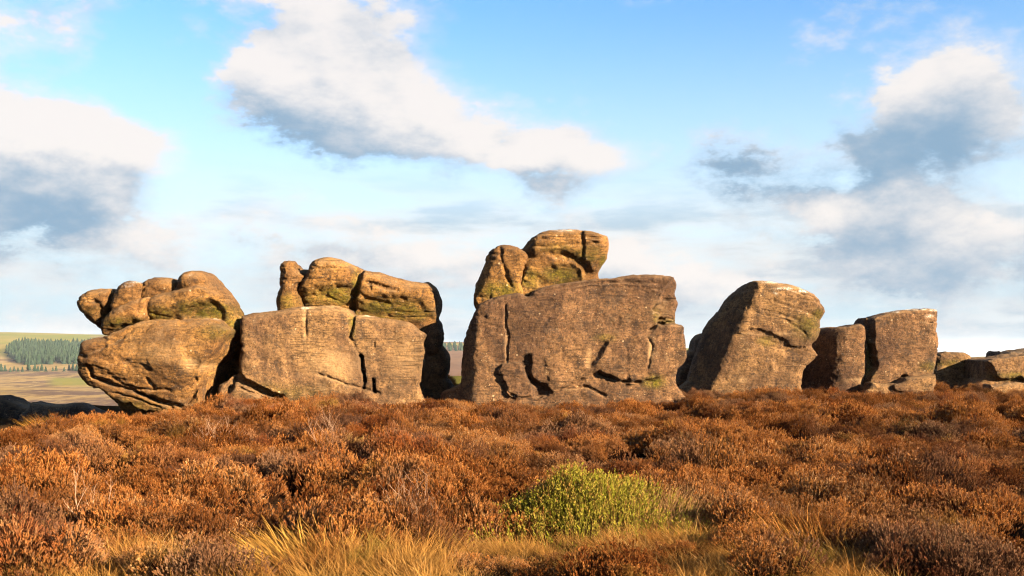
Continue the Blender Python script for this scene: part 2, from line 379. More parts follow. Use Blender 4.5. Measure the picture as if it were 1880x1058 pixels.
def ground_material():
    m, nt, out = mat_new('moorland')
    ge = nt.nodes.new('ShaderNodeNewGeometry'); P = ge.outputs['Position']
    near = mixc(nt, noise(nt, P, 6.0, 6, 0.7), (0.018, 0.010, 0.006), (0.045, 0.025, 0.011))
    gr = mixc(nt, noise(nt, P, 3.0, 6, 0.7), (0.035, 0.042, 0.010), (0.080, 0.065, 0.020))
    near = mixc(nt, attr(nt, 'turf'), near, gr)
    s = nt.nodes.new('ShaderNodeVectorMath'); s.operation = 'MULTIPLY'; link(nt, P, s.inputs[0]); s.inputs[1].default_value = (1.0, 0.36, 1.0)
    Q = s.outputs[0]
    a = noise(nt, Q, 0.006, 8, 0.62, 0.6); b = noise(nt, Q, 0.022, 8, 0.65, 0.4); c3 = noise(nt, Q, 0.09, 6, 0.7)
    far = mixc(nt, ramp(nt, b, 0.44, 0.57), (0.190, 0.130, 0.060), (0.085, 0.056, 0.042))
    far = mixc(nt, mth(nt, 'MULTIPLY', ramp(nt, c3, 0.50, 0.62), 0.55), far, (0.062, 0.040, 0.032))
    far = mixc(nt, mth(nt, 'MULTIPLY', ramp(nt, c3, 0.46, 0.36), 0.60), far, (0.255, 0.190, 0.088))
    far = mixc(nt, mth(nt, 'MULTIPLY', ramp(nt, a, 0.50, 0.60), 0.55), far, (0.215, 0.150, 0.052))
    brown = mixc(nt, ramp(nt, b, 0.35, 0.65), (0.080, 0.042, 0.028), (0.118, 0.064, 0.038))
    far = mixc(nt, attr(nt, 'heath'), far, brown)
    far = mixc(nt, mth(nt, 'MULTIPLY', attr(nt, 'field'), ramp(nt, b, 0.25, 0.5, 0.6, 1.0)), far, mixc(nt, ramp(nt, a, 0.4, 0.6), (0.105, 0.112, 0.026), (0.150, 0.125, 0.036)))
    col = mixc(nt, attr(nt, 'far'), near, far)
    bs = nt.nodes.new('ShaderNodeBsdfPrincipled'); bs.inputs['Roughness'].default_value = 1.0; bs.inputs['Specular IOR Level'].default_value = 0.0
    link(nt, col, bs.inputs['Base Color'])
    bp = nt.nodes.new('ShaderNodeBump'); bp.inputs['Strength'].default_value = 0.6; bp.inputs['Distance'].default_value = 0.08
    link(nt, noise(nt, P, 9.0, 6, 0.7), bp.inputs['Height']); link(nt, bp.outputs[0], bs.inputs['Normal'])
    link(nt, bs.outputs[0], out.inputs[0])
    return m
def build_ground():
    az = np.concatenate([np.arange(-180, -40, 4.0), np.arange(-40, 40, 0.25), np.arange(40, 180, 4.0)])
    rr = np.concatenate([[0.0, 0.8, 1.6, 2.4, 3.2], np.arange(4, 45, 0.28), np.geomspace(45.4, 14000, 220)])
    A, Rr = np.meshgrid(np.radians(az), rr, indexing='ij')
    X = (np.sin(A) * Rr).ravel(); Y = (np.cos(A) * Rr).ravel()
    Z = ground_z(X, Y)
    na, nr = len(az), len(rr)
    i, j = np.meshgrid(np.arange(na), np.arange(nr - 1), indexing='ij')
    i2 = (i + 1) % na
    F = np.stack([i * nr + j, i * nr + j + 1, i2 * nr + j + 1, i2 * nr + j], -1).reshape(-1, 4)
    F = F[:, ::-1]
    me = mesh_from('ground', np.stack([X, Y, Z], 1), F)
    r = np.hypot(X, Y); azd = np.degrees(np.arctan2(X, Y))
    set_attr(me, 'far', sstep(55, 110, r).astype(np.float32))
    p = np.stack([X, Y, np.zeros_like(X)], 1)
    wob = fbm(p / 260.0, 3, 61)
    fld = sstep(2350, 2500, r + 260 * wob) * sstep(-19, -20.5, azd + 3 * wob) * sstep(-30, -28, azd) 
    fld = np.maximum(fld, 0.8 * sstep(2000, 2060, r) * sstep(2500, 2300, r) * sstep(-24.2, -24.8, azd))
    fld = np.maximum(fld, sstep(1120, 1200, r + 60 * wob) * sstep(1420, 1340, r) * sstep(-23.3, -22.6, azd) * sstep(-10, -20, azd))
    fld = np.maximum(fld, sstep(2500, 2700, r) * sstep(3000, 2900, r) * sstep(-12, -10, azd))
    fld = np.maximum(fld, sstep(2300, 2600, r) * sstep(6, 8, azd) * sstep(14, 11, azd))
    set_attr(me, 'field', fld.astype(np.float32))
    set_attr(me, 'heath', (sstep(-16, -12, azd) * 0.9).astype(np.float32))
    set_attr(me, 'turf', (np.exp(-(((X + 1.9) / 2.6) ** 2 + ((Y - 38) / 4.0) ** 2))).astype(np.float32))
    return tag(add('ground', me, ground_material()), kind='structure')
build_ground()

# ------------------------------------------------------------------ gritstone boulders
# outlines were measured in photograph pixels; each is turned into metres at the boulder's own distance
def at(pts, Y):
    p = np.array(pts, float)
    return np.stack([(p[:, 0] - 940) / FPX * Y, EYE + (HOR - p[:, 1]) / FPX * Y], 1)
def zoomed(x0, y0, k):
    return lambda pts: [(x0 + k * a, y0 + k * b) for a, b in pts]
z1 = zoomed(100, 460, 0.30254); z2 = zoomed(420, 440, 0.30238); z3 = zoomed(820, 400, 0.34024)
z4 = zoomed(1230, 490, 0.23622); z5 = zoomed(1480, 540, 0.21277)

def rock(name, outline, Y, depth, mat, parent=None, rnd=0.45, back_rnd=0.8, slope=0.0, lean=0.0, lean_from=None, base_off=0.0,
         plates=(), grooves=(), cuts=(), bumps=(), moss=(), pale=(), frost=(), h=0.036, amp=1.0, strata=1.0, seed=1, smooth=True, ground=None):
    """a weathered block: outline (px) swept in depth from its front at Y, worked with plates, grooves and cut faces"""
    poly = at(outline, Y + 0.6 * rnd)      # the outline is the widest section, just behind the rounded front edge
    if smooth: poly = spline(poly, 4)
    x0, zlo = poly.min(0) - 0.25; x1, zhi = poly.max(0) + 0.25
    ymin = Y - 0.75 + min(0, slope * (x1 - x0)); ymax = Y + depth + 0.4 + max(0, slope * (x1 - x0))
    gx = np.arange(x0, x1, h); gy = np.arange(ymin, ymax, h); gz = np.arange(zlo, zhi, h)
    X, Z = np.meshgrid(gx, gz, indexing='ij')
    d2 = poly_sd(poly, X, Z)
    xm = poly[:, 0].min()
    yf = Y + slope * (X - xm) + base_off
    if lean_from is not None:
        zl = EYE + (HOR - lean_from) / FPX * Y
        yf = yf + lean * np.maximum(zl - Z, 0) ** 1.25
    elif lean: yf = yf + lean * (Z - zlo)
    P2 = np.stack([X.ravel(), Z.ravel(), np.full(X.size, seed * 3.7)], 1)
    yf = yf + 0.065 * amp * fbm(P2 * 0.8, 3, seed + 5).reshape(X.shape)
    wob = (0.055 * fbm(P2 * 2.0, 3, seed + 9) + 0.05 * fbm(P2 * 6.0, 3, seed + 10)).reshape(X.shape)
    yf = yf + 0.04 * amp * np.abs(fbm(P2 * 2.6, 3, seed + 15)).reshape(X.shape)
    for pl, off, w in plates:
        q = at(pl, Y); q = spline(q, 4)
        yf = yf + off * sstep(w, -w, poly_sd(q, X + wob, Z + wob))
    for gl, dep, w in grooves:
        dl = line_d(at(gl, Y), X + wob * 0.6, Z + wob * 0.6)
        yf = yf + dep * np.exp(-(dl / w) ** 2)
    for (bx, by), rx, rz, a in bumps:
        c = at([(bx, by)], Y)[0]
        yf = yf - a * np.exp(-(((X - c[0]) / rx) ** 2 + ((Z - c[1]) / rz) ** 2))
    YY = gy[None, :, None]
    front = yf[:, None, :] - YY
    yb = Y + depth + slope * (X - xm)
    F = smax(np.broadcast_to(d2[:, None, :], front.shape), front, rnd)
    F = smax(F, YY - yb[:, None, :], back_rnd)
    for (pa, pb), ang, k in cuts:       # a cut face through the front line pa-pb, receding at ang from the line of sight
        a, b = at([pa, pb], Y); t = (b - a) / np.linalg.norm(b - a); n2 = np.array([-t[1], t[0]])
        ca, sa = math.cos(R(ang)), math.sin(R(ang))
        pl = ((X - a[0]) * n2[0] + (Z - a[1]) * n2[1])[:, None, :] * ca - (YY - Y) * sa
        F = smax(F, pl, k)
    V, Q = surface_nets(F, np.array([gx[0], gy[0], gz[0]]), h)
    me = mesh_from(name, V, Q)
    N = np.zeros(len(V) * 3, np.float32); me.vertex_normals.foreach_get('vector', N); N = N.reshape(-1, 3).astype(float)
    # weathering: broad lumps, cross-bedding ribs, pits
    u = V + seed * 11.3
    warp = 0.45 * fbm(u * 0.6, 3, seed + 40)
    bed = u * np.array([0.8, 0.8, 6.0]); bed[:, 2] += 6.0 * (warp + 0.16 * V[:, 0])
    rib = fbm(bed, 4, seed + 60, 0.6)
    msk = sstep(-0.05, 0.40, fbm(u * 0.7, 2, seed + 80))
    dsp = amp * (0.038 * fbm(u * 1.2, 3, seed + 3) + 0.024 * fbm(u * 4.2, 4, seed + 4, 0.6) - 0.030 * np.abs(fbm(u * 2.3, 3, seed + 7)))
    dsp = dsp - amp * strata * 0.10 * np.maximum(rib - 0.08, 0) * (0.15 + msk)
    # thin bedding partings, broken along their length
    sb = (V[:, 2] + 0.16 * V[:, 0] + 0.5 * warp) / 0.17 + 0.5 * fbm(u * 0.9, 2, seed + 70)
    fr = np.abs((sb % 1.0) - 0.5); on = hash3(np.floor(sb).astype(np.int64), np.zeros(len(V), np.int64), np.zeros(len(V), np.int64), seed) > 0.55
    dsp = dsp - amp * strata * 0.028 * np.exp(-(fr / 0.13) ** 2) * on * sstep(-0.15, 0.30, fbm(u * 0.9 + 5, 2, seed + 75))
    dsp = dsp - amp * 0.10 * np.maximum(fbm(u * 4.3, 2, seed + 90) - 0.45, 0)
    dsp = dsp + 0.014 * fbm(u * 11.0, 3, seed + 95, 0.65)
    V = V + N * dsp[:, None]
    gz0 = max(zlo + 0.25, 0.0) if ground is None else ground
    loc = np.array([(x0 + x1) / 2, Y + depth / 2, gz0])
    me.vertices.foreach_set('co', (V - loc).astype(np.float32).ravel())
    me.update()
    def zone(lst):
        v = np.zeros(len(V))
        for item in lst:
            (cx, cy), rx, ry, a = item
            c = at([(cx, cy)], Y)[0]; sx = rx / FPX * Y; sz = ry / FPX * Y
            v = np.maximum(v, a * np.exp(-((((V[:, 0] - c[0]) / sx) ** 2 + ((V[:, 2] - c[1]) / sz) ** 2) ** 1.5)))
        return v
    set_attr(me, 'moss', zone(moss).astype(np.float32))
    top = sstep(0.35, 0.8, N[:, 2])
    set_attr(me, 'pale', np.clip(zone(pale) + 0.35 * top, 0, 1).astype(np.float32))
    set_attr(me, 'frost', (zone(frost)).astype(np.float32))
    pl = parent
    o = add(name, me, mat, pl)
    if pl is None: o.location = loc
    else: o.location = loc - np.array(pl['_loc'])
    o['_loc'] = [float(v) for v in loc]
    return o
ROCKS = []
def thing(o, label, cat='boulder', group='gritstone boulders along the ridge'):
    tag(o, label, cat, group); ROCKS.append(o); return o

# --- the knuckled pair at the left end
b1 = rock('boulder', z1([(155, 552), (200, 535), (265, 515), (350, 478), (430, 438), (500, 414), (600, 407), (700, 413), (820, 411), (930, 407), (1000, 424), (1060, 448), (1112, 480), (1120, 620), (1125, 800), (1130, 1080),
     (700, 1085), (420, 1060), (330, 1010), (262, 940), (205, 880), (200, 850), (160, 800), (133, 750), (127, 690), (140, 630), (146, 590)]),
    27.5, 3.0, M['rock_orange'], rnd=0.55, lean=0.34, lean_from=665, base_off=2.4, seed=1,
    plates=[(z1([(100, 540), (265, 505), (430, 430), (600, 395), (930, 395), (1010, 420), (1048, 458), (1056, 492), (1035, 535), (998, 605), (950, 662), (912, 702), (890, 772), (868, 850), (862, 910), (862, 1120), (50, 1120), (50, 700)]), -2.4, 0.10),
            (z1([(150, 850), (290, 892), (400, 935), (520, 985), (600, 1010), (600, 1120), (100, 1120)]), 0.75, 0.05),
            (z1([(800, 650), (850, 650), (905, 700), (880, 800), (850, 880), (820, 930), (790, 930), (810, 860), (805, 780)]), 0.10, 0.16)],
    grooves=[(z1([(207, 715), (222, 765), (290, 805), (370, 828), (440, 845), (540, 890), (660, 935), (740, 950)]), 0.20, 0.045),
             (z1([(340, 770), (400, 812), (470, 838), (560, 846), (690, 850)]), 0.10, 0.028),
             (z1([(330, 860), (420, 885), (540, 935), (610, 960)]), 0.10, 0.03), (z1([(480, 865), (580, 915), (690, 965)]), 0.14, 0.03),
             (z1([(560, 780), (595, 835)]), 0.10, 0.05), (z1([(400, 660), (450, 690), (490, 720)]), 0.05, 0.06),
             (z1([(150, 640), (280, 590), (400, 530), (470, 480)]), 0.06, 0.04),
             (z1([(850, 780), (855, 830), (810, 890), (780, 930)]), 0.12, 0.04)],
    bumps=[(z1([(720, 620)])[0], 1.2, 0.8, 0.22), (z1([(280, 680)])[0], 0.9, 0.6, 0.12)],
    moss=[(z1([(980, 490)])[0], 30, 16, .55), (z1([(450, 970)])[0], 60, 20, .5)], pale=[(z1([(840, 690)])[0], 22, 14, .8), (z1([(650, 600)])[0], 60, 30, .35)],
    frost=[(z1([(940, 410)])[0], 14, 3, .9)])
thing(b1, 'big rounded orange-brown boulder with undercut base carrying the knuckled stone')
u1 = rock('boulder', z1([(556, 420), (553, 340), (580, 282), (650, 256), (728, 236), (745, 172), (788, 130), (850, 121), (905, 136), (950, 180), (1005, 245), (1055, 315), (1092, 392), (1111, 470), (1108, 520), (1050, 545), (800, 520), (600, 500)]),
    27.9, 2.2, M['rock_orange'], rnd=0.65, lean=0.45, lean_from=557, seed=2,
    plates=[(z1([(545, 300), (640, 250), (740, 240), (830, 215), (960, 230), (1010, 290), (900, 310), (760, 370), (600, 400), (540, 400)]), -0.14, 0.10),
            (z1([(790, 380), (870, 330), (950, 310), (1000, 350), (1010, 420), (900, 420), (800, 410)]), 0.25, 0.10)],
    grooves=[(z1([(728, 232), (800, 225), (860, 210)]), 0.12, 0.06), (z1([(880, 215), (980, 250), (1020, 300)]), 0.08, 0.05), (z1([(600, 395), (760, 345), (900, 265)]), 0.06, 0.05)],
    moss=[(z1([(900, 365)])[0], 52, 18, .95), (z1([(620, 385)])[0], 40, 14, .7), (z1([(1060, 430)])[0], 22, 24, .6)], frost=[(z1([(805, 142)])[0], 4, 3, .9)])
thing(u1, 'orange stone with round knuckle-like knobs resting on the leftmost big boulder')
for i, (ol, yy, dp, ms) in enumerate([
    ([(136, 320), (148, 282), (175, 258), (232, 237), (300, 233), (352, 240), (362, 300), (345, 360), (320, 400), (285, 440), (262, 480), (225, 455), (180, 415), (150, 370)], 27.9, 1.5, .3),
    ([(338, 370), (345, 300), (362, 248), (392, 212), (450, 184), (500, 186), (522, 208), (515, 270), (505, 330), (430, 365), (370, 385)], 27.75, 1.5, .2),
    ([(510, 320), (512, 240), (538, 186), (580, 168), (640, 161), (705, 168), (742, 200), (740, 260), (660, 300), (590, 320)], 28.1, 1.4, .2),
    ([(250, 462), (285, 405), (350, 352), (440, 308), (520, 288), (562, 286), (560, 340), (556, 430), (480, 450), (420, 470), (340, 500), (276, 514), (256, 490)], 27.55, 1.5, .7)]):
    rock('knob', z1(ol), yy, dp, M['rock_orange'], parent=u1, rnd=0.5, back_rnd=0.6, lean=0.5, lean_from=460 + 0.3025 * (330 + 40 * (i == 3)), seed=20 + i,
         grooves=[(z1([(495, 305), (490, 340), (500, 380)]), 0.06, 0.05)] if i == 3 else ([(z1([(225, 300), (255, 330), (270, 380)]), 0.12, 0.06)] if i == 0 else []),
         moss=[(z1([(400, 440)])[0], 40, 12, ms), (z1([(230, 380)])[0], 25, 14, ms)], frost=[(z1([(425, 205)])[0], 11, 5, .95), (z1([(470, 186)])[0], 8, 3, .9)] if i == 1 else [])

# --- the second pair
b2 = rock('boulder', z2([(52, 1060), (52, 800), (54, 600), (57, 490), (75, 455), (150, 438), (250, 424), (350, 404), (430, 398), (520, 389), (580, 386), (640, 398), (700, 420), (722, 440), (740, 445), (790, 441), (880, 459), (1000, 477), (1060, 490), (1110, 528), (1170, 564), (1230, 620), (1285, 690), (1296, 745), (1294, 800), (1280, 850), (1312, 905), (1320, 1060)]),
    27.9, 3.2, M['rock_brown'], rnd=0.40, slope=0.27, base_off=1.1, seed=3,
    plates=[(z2([(0, 440), (430, 385), (700, 380), (1060, 470), (1170, 560), (1174, 580), (1152, 610), (1156, 700), (1146, 800), (1130, 900), (1138, 960), (1138, 1120), (0, 1120)]), -1.1, 0.06),
            (z2([(0, 835), (70, 850), (150, 895), (230, 935), (330, 975), (330, 1120), (0, 1120)]), 0.38, 0.04)],
    grooves=[(z2([(436, 395), (431, 500), (440, 590)]), 0.06, 0.035), (z2([(722, 430), (716, 520), (700, 590)]), 0.16, 0.035), (z2([(700, 590), (735, 660), (768, 705)]), 0.06, 0.03),
             (z2([(770, 700), (776, 780), (790, 865)]), 0.5, 0.030), (z2([(790, 865), (778, 920)]), 0.2, 0.025), (z2([(843, 855), (850, 935)]), 0.5, 0.028),
             (z2([(520, 815), (640, 870), (780, 915), (880, 940)]), 0.10, 0.03), (z2([(850, 620), (850, 660)]), 0.06, 0.02)],
    bumps=[(z2([(560, 460)])[0], 0.6, 0.3, 0.10)],
    pale=[(z2([(432, 500)])[0], 4, 36, .8), (z2([(560, 400)])[0], 40, 4, .7), (z2([(800, 446)])[0], 25, 4, .9), (z2([(640, 760)])[0], 60, 30, .5), (z2([(1040, 760)])[0], 40, 50, .35)],
    frost=[(z2([(425, 406)])[0], 7, 3, .9), (z2([(810, 448)])[0], 9, 3, .7)], moss=[(z2([(715, 520)])[0], 6, 25, .7), (z2([(300, 930)])[0], 70, 16, .35)])
rock('ledge', z2([(20, 1080), (26, 895), (60, 880), (140, 912), (210, 945), (270, 968), (300, 1080)]), 28.05, 1.2, M['rock_brown'], parent=b2, rnd=0.15, seed=37,
     grooves=[(z2([(60, 900), (150, 940), (240, 975)]), 0.14, 0.03)])
thing(b2, 'broad flat-faced tan boulder with a dark vertical crack in its lower face')
u2 = rock('boulder', z2([(415, 440), (415, 300), (440, 250), (468, 210), (485, 160), (520, 118), (560, 104), (640, 107), (700, 124), (770, 154), (800, 172), (900, 193), (1000, 224), (1100, 244), (1190, 258), (1225, 310), (1245, 400), (1258, 490), (1240, 560), (1130, 600), (800, 560), (430, 500)]),
    29.2, 2.4, M['rock_orange'], rnd=0.55, slope=0.10, lean=0.55, lean_from=532, seed=4,
    grooves=[(z2([(795, 165), (780, 230), (768, 290), (748, 350), (722, 450)]), 0.30, 0.07), (z2([(830, 250), (900, 262), (960, 290), (1010, 305)]), 0.10, 0.04), (z2([(540, 170), (640, 175)]), 0.05, 0.03), (z2([(850, 260), (855, 300)]), 0.08, 0.04)],
    plates=[(z2([(430, 310), (560, 300), (760, 275), (740, 350), (700, 450), (420, 420)]), 0.16, 0.08), (z2([(770, 380), (900, 345), (1060, 350), (1180, 410), (1240, 500), (1100, 520), (760, 450)]), 0.12, 0.08)],
    bumps=[(z2([(620, 200)])[0], 0.8, 0.5, 0.15), (z2([(1000, 350)])[0], 0.9, 0.4, 0.12)],
    moss=[(z2([(640, 335)])[0], 42, 17, .95), (z2([(480, 350)])[0], 25, 14, .6), (z2([(950, 420)])[0], 70, 22, .85), (z2([(1120, 440)])[0], 30, 15, .7), (z2([(765, 300)])[0], 8, 30, .9)])
thing(u2, 'long whale-backed orange stone with mossy underside lying on the tan cracked boulder')
rock('finger', z2([(300, 470), (299, 300), (299, 175), (310, 140), (345, 121), (385, 126), (402, 165), (445, 207), (452, 240), (425, 290), (428, 340), (440, 470)]), 29.1, 1.3, M['rock_orange'], parent=u2, rnd=0.45, back_rnd=0.5, seed=31,
     moss=[(z2([(360, 380)])[0], 20, 16, .6)], grooves=[(z2([(310, 230), (360, 250), (420, 230)]), 0.06, 0.05)])
rock('shelf', z2([(380, 400), (400, 172), (440, 176), (480, 180), (520, 200), (520, 400)]), 30.6, 1.0, M['rock_dark'], parent=u2, rnd=0.3, back_rnd=0.4, seed=34)
rock('knob', z2([(1150, 300), (1188, 257), (1232, 266), (1268, 315), (1284, 388), (1276, 440), (1250, 482), (1180, 500), (1140, 400)]), 30.5, 1.6, M['rock_dark'], parent=u2, rnd=0.5, back_rnd=0.5, seed=32)
rock('knob', z2([(1100, 560), (1130, 512), (1190, 486), (1258, 480), (1286, 530), (1294, 590), (1286, 645), (1268, 690), (1200, 720), (1120, 660)]), 30.2, 1.7, M['rock_dark'], parent=u2, rnd=0.5, back_rnd=0.5, seed=33)

# --- the tall central pair
b3 = rock('boulder', z3([(66, 1060), (70, 900), (76, 790), (96, 640), (122, 560), (160, 492), (190, 456), (260, 430), (330, 410), (390, 402), (420, 410), (436, 425), (480, 386), (560, 364), (680, 341), (800, 324), (920, 317), (1030, 306), (1200, 309), (1242, 322), (1259, 355), (1251, 400), (1263, 440), (1266, 475), (1255, 512), (1254, 566), (1280, 575), (1287, 620), (1301, 740), (1288, 785), (1250, 820), (1248, 900), (1248, 1060)]),
    28.6, 3.6, M['rock_dark'], rnd=0.20, lean=0.02, seed=5,
    cuts=[(((870, 740), (884, 560)), 40, 0.10)],
    plates=[(z3([(1300, 318), (1236, 322), (1170, 425), (1192, 440), (1112, 482), (1152, 522), (1138, 572), (1260, 570), (1320, 560)]), 0.42, 0.035),
            (z3([(1090, 640), (1140, 575), (1330, 572), (1340, 745), (1230, 822), (1100, 862), (980, 886), (900, 872), (835, 842), (805, 805), (850, 700), (890, 640), (1000, 600)]), -0.06, 0.12),
            (z3([(815, 835), (920, 880), (1040, 890), (1180, 852), (1330, 795), (1330, 1080), (560, 1080), (620, 930), (740, 880)]), 0.14, 0.05),
            (z3([(758, 800), (764, 745), (800, 700), (840, 672), (885, 648), (845, 700), (830, 745), (790, 790)]), 0.10, 0.06),
            (z3([(396, 775), (420, 742), (455, 736), (452, 790), (470, 870), (438, 846), (415, 812)]), 0.17, 0.035), (z3([(500, 800), (508, 762), (524, 764), (536, 806), (570, 822), (545, 850), (556, 890), (500, 900), (480, 860)]), 0.05, 0.06),
            (z3([(455, 845), (500, 890), (565, 945), (480, 965)]), 0.22, 0.05),
            
            (z3([(290, 795), (390, 775), (415, 825), (450, 870), (482, 950), (350, 968), (318, 920), (285, 845)]), -0.13, 0.03)],
    grooves=[(z3([(318, 470), (318, 540), (326, 700), (326, 775)]), 0.10, 0.030), (z3([(285, 800), (290, 860), (330, 930), (370, 965)]), 0.06, 0.025), (z3([(250, 790), (390, 772)]), 0.05, 0.025),
             (z3([(1085, 650), (1112, 690), (1095, 770), (1085, 810)]), 0.07, 0.03), (z3([(1100, 600), (1140, 572), (1255, 569)]), 0.20, 0.035), (z3([(975, 680), (972, 740), (980, 790)]), 0.02, 0.025),
             (z3([(820, 838), (860, 862), (940, 882), (1040, 888)]), 0.14, 0.03), (z3([(590, 930), (760, 915), (860, 960)]), 0.08, 0.03), (z3([(1180, 440), (1258, 432)]), 0.12, 0.03), (z3([(1160, 545), (1255, 550)]), 0.10, 0.025),
             (z3([(440, 400), (520, 395), (700, 360), (900, 345), (1150, 350)]), 0.05, 0.03), (z3([(560, 400), (800, 370), (1190, 385)]), 0.04, 0.025)],
    moss=[(z3([(1125, 885)])[0], 20, 12, 1.0), (z3([(1140, 520)])[0], 10, 16, .9), (z3([(1200, 555)])[0], 22, 5, .9), (z3([(860, 650)])[0], 20, 8, .5)],
    pale=[(z3([(770, 750)])[0], 5, 18, .8), (z3([(1100, 720)])[0], 5, 22, .8), (z3([(1170, 500)])[0], 22, 24, .5), (z3([(322, 640)])[0], 4, 40, .7)])  # tall thin pale streak paints the sunlit wall of the left crack
thing(b3, 'tallest massive grey-brown block with sculpted right flank in the middle of the row')
u3 = rock('boulder', z3([(215, 500), (205, 380), (225, 270), (262, 180), (310, 158), (360, 158), (402, 168), (440, 130), (490, 94), (540, 75), (640, 67), (720, 66), (800, 74), (852, 90), (877, 122), (877, 180), (862, 230), (828, 285), (834, 330), (838, 400), (600, 470), (430, 500)]),
    29.3, 2.2, M['rock_orange'], rnd=0.42, lean=0.18, lean_from=455, seed=6,
    plates=[(z3([(470, 200), (560, 185), (660, 190), (740, 235), (800, 290), (900, 300), (900, 160), (860, 60), (500, 60), (460, 140)]), -0.18, 0.10),
            (z3([(395, 340), (430, 260), (480, 220), (560, 200), (650, 222), (720, 262), (725, 350), (500, 420), (390, 420)]), -0.16, 0.10),
            (z3([(505, 372), (530, 310), (580, 270), (650, 246), (708, 268), (714, 340), (600, 400)]), 0.13, 0.08),
            (z3([(360, 300), (385, 270), (410, 250), (395, 330), (380, 380)]), 0.12, 0.06)],
    grooves=[(z3([(728, 80), (735, 150), (730, 200)]), 0.14, 0.04), (z3([(470, 160), (640, 150), (860, 140)]), 0.07, 0.03), (z3([(480, 120), (700, 108), (860, 115)]), 0.05, 0.025)],
    moss=[(z3([(760, 200)])[0], 30, 16, .7), (z3([(620, 310)])[0], 36, 18, .9), (z3([(450, 330)])[0], 22, 18, .7), (z3([(845, 240)])[0], 8, 16, .9), (z3([(600, 170)])[0], 40, 10, .4)], frost=[(z3([(640, 68)])[0], 24, 2.5, .7)])
thing(u3, 'orange anvil-topped stone with hollow front crowning the tallest block')
rock('lobe', z3([(152, 480), (146, 400), (168, 330), (198, 262), (212, 215), (240, 176), (288, 150), (350, 150), (402, 168), (440, 200), (425, 260), (405, 330), (415, 385), (430, 440), (300, 480), (200, 500)]), 29.15, 2.3, M['rock_orange'], parent=u3, rnd=0.26, back_rnd=0.6, seed=35,
     lean=0.3, lean_from=500, cuts=[((z3([(185, 470)])[0], z3([(262, 170)])[0]), 38, 0.15)],
     grooves=[(z3([(292, 155), (300, 230), (320, 300), (350, 370)]), 0.08, 0.04), (z3([(240, 200), (300, 190)]), 0.05, 0.03)], moss=[(z3([(290, 390)])[0], 40, 16, .8)])

# --- leaning block, its shadowed neighbour and the right-hand group
b4 = rock('boulder', [(1262, 760), (1272, 700), (1288, 650), (1301, 614), (1313, 591), (1322, 580), (1336, 563), (1350, 544), (1365, 530), (1379, 518), (1393, 515), (1414, 516), (1435, 521), (1457, 524), (1476, 532), (1492, 540), (1506, 553), (1515, 570), (1512, 579), (1506, 588), (1506, 606), (1500, 622), (1492, 632), (1495, 640), (1502, 648), (1501, 656), (1480, 674), (1474, 691), (1471, 712), (1471, 760)],
    33.0, 2.2, M['rock_brown'], rnd=0.32, seed=7, smooth=True,
    cuts=[(((1308, 714), (1391, 517)), 34, 0.12)],
    plates=[(z4([(440, 470), (620, 484), (700, 486), (800, 530), (880, 572), (945, 612), (1010, 622), (1100, 600), (1260, 420), (1260, 60), (500, 60)]), -0.075, 0.03),
            (z4([(600, 498), (700, 490), (800, 535), (880, 580), (970, 628), (1050, 632), (1090, 690), (1000, 700), (880, 670), (780, 620), (690, 560)]), 0.05, 0.14)],
    grooves=[(z4([(900, 170), (980, 190), (1100, 230), (1190, 300)]), 0.05, 0.03), (z4([(800, 270), (900, 300), (1080, 350), (1180, 420)]), 0.04, 0.03), (z4([(900, 420), (1000, 480), (1060, 540)]), 0.06, 0.03), (z4([(720, 340), (860, 370), (1000, 420)]), 0.05, 0.03)],
    moss=[(z4([(1060, 470)])[0], 28, 22, .7), (z4([(1150, 380)])[0], 12, 12, .8), (z4([(760, 580)])[0], 20, 10, .5)], pale=[(z4([(790, 520)])[0], 60, 3, .8), (z4([(570, 880)])[0], 9, 5, 1)],
    frost=[(z4([(920, 170)])[0], 26, 2.6, 1.0), (z4([(1030, 190)])[0], 16, 2.6, 1.0), (z4([(800, 118)])[0], 20, 2.2, .9), (z4([(820, 200)])[0], 4, 5, .7)])
thing(b4, 'leaning wedge-shaped brown boulder with dark left face and frosted crest')
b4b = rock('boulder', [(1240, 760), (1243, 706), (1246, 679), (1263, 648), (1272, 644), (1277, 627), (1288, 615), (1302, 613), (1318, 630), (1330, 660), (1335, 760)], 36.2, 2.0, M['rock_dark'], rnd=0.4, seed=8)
thing(b4b, 'small dark boulder in full shade behind the leaning wedge-shaped boulder')
b5 = rock('boulder', [(1474, 760), (1478, 640), (1493, 621), (1508, 608), (1523, 602), (1548, 600), (1565, 596), (1576, 594), (1586, 597), (1592, 606), (1592, 646), (1591, 676), (1586, 695), (1583, 712), (1583, 760)],
    34.2, 2.1, M['rock_dark'], rnd=0.30, seed=9, cuts=[(((1531, 730), (1545, 597)), 33, 0.30)], pale=[(z5([(430, 750)])[0], 18, 5, 1)], strata=0.4)
thing(b5, 'narrow round-topped block with shaded left half beside the leaning boulder')
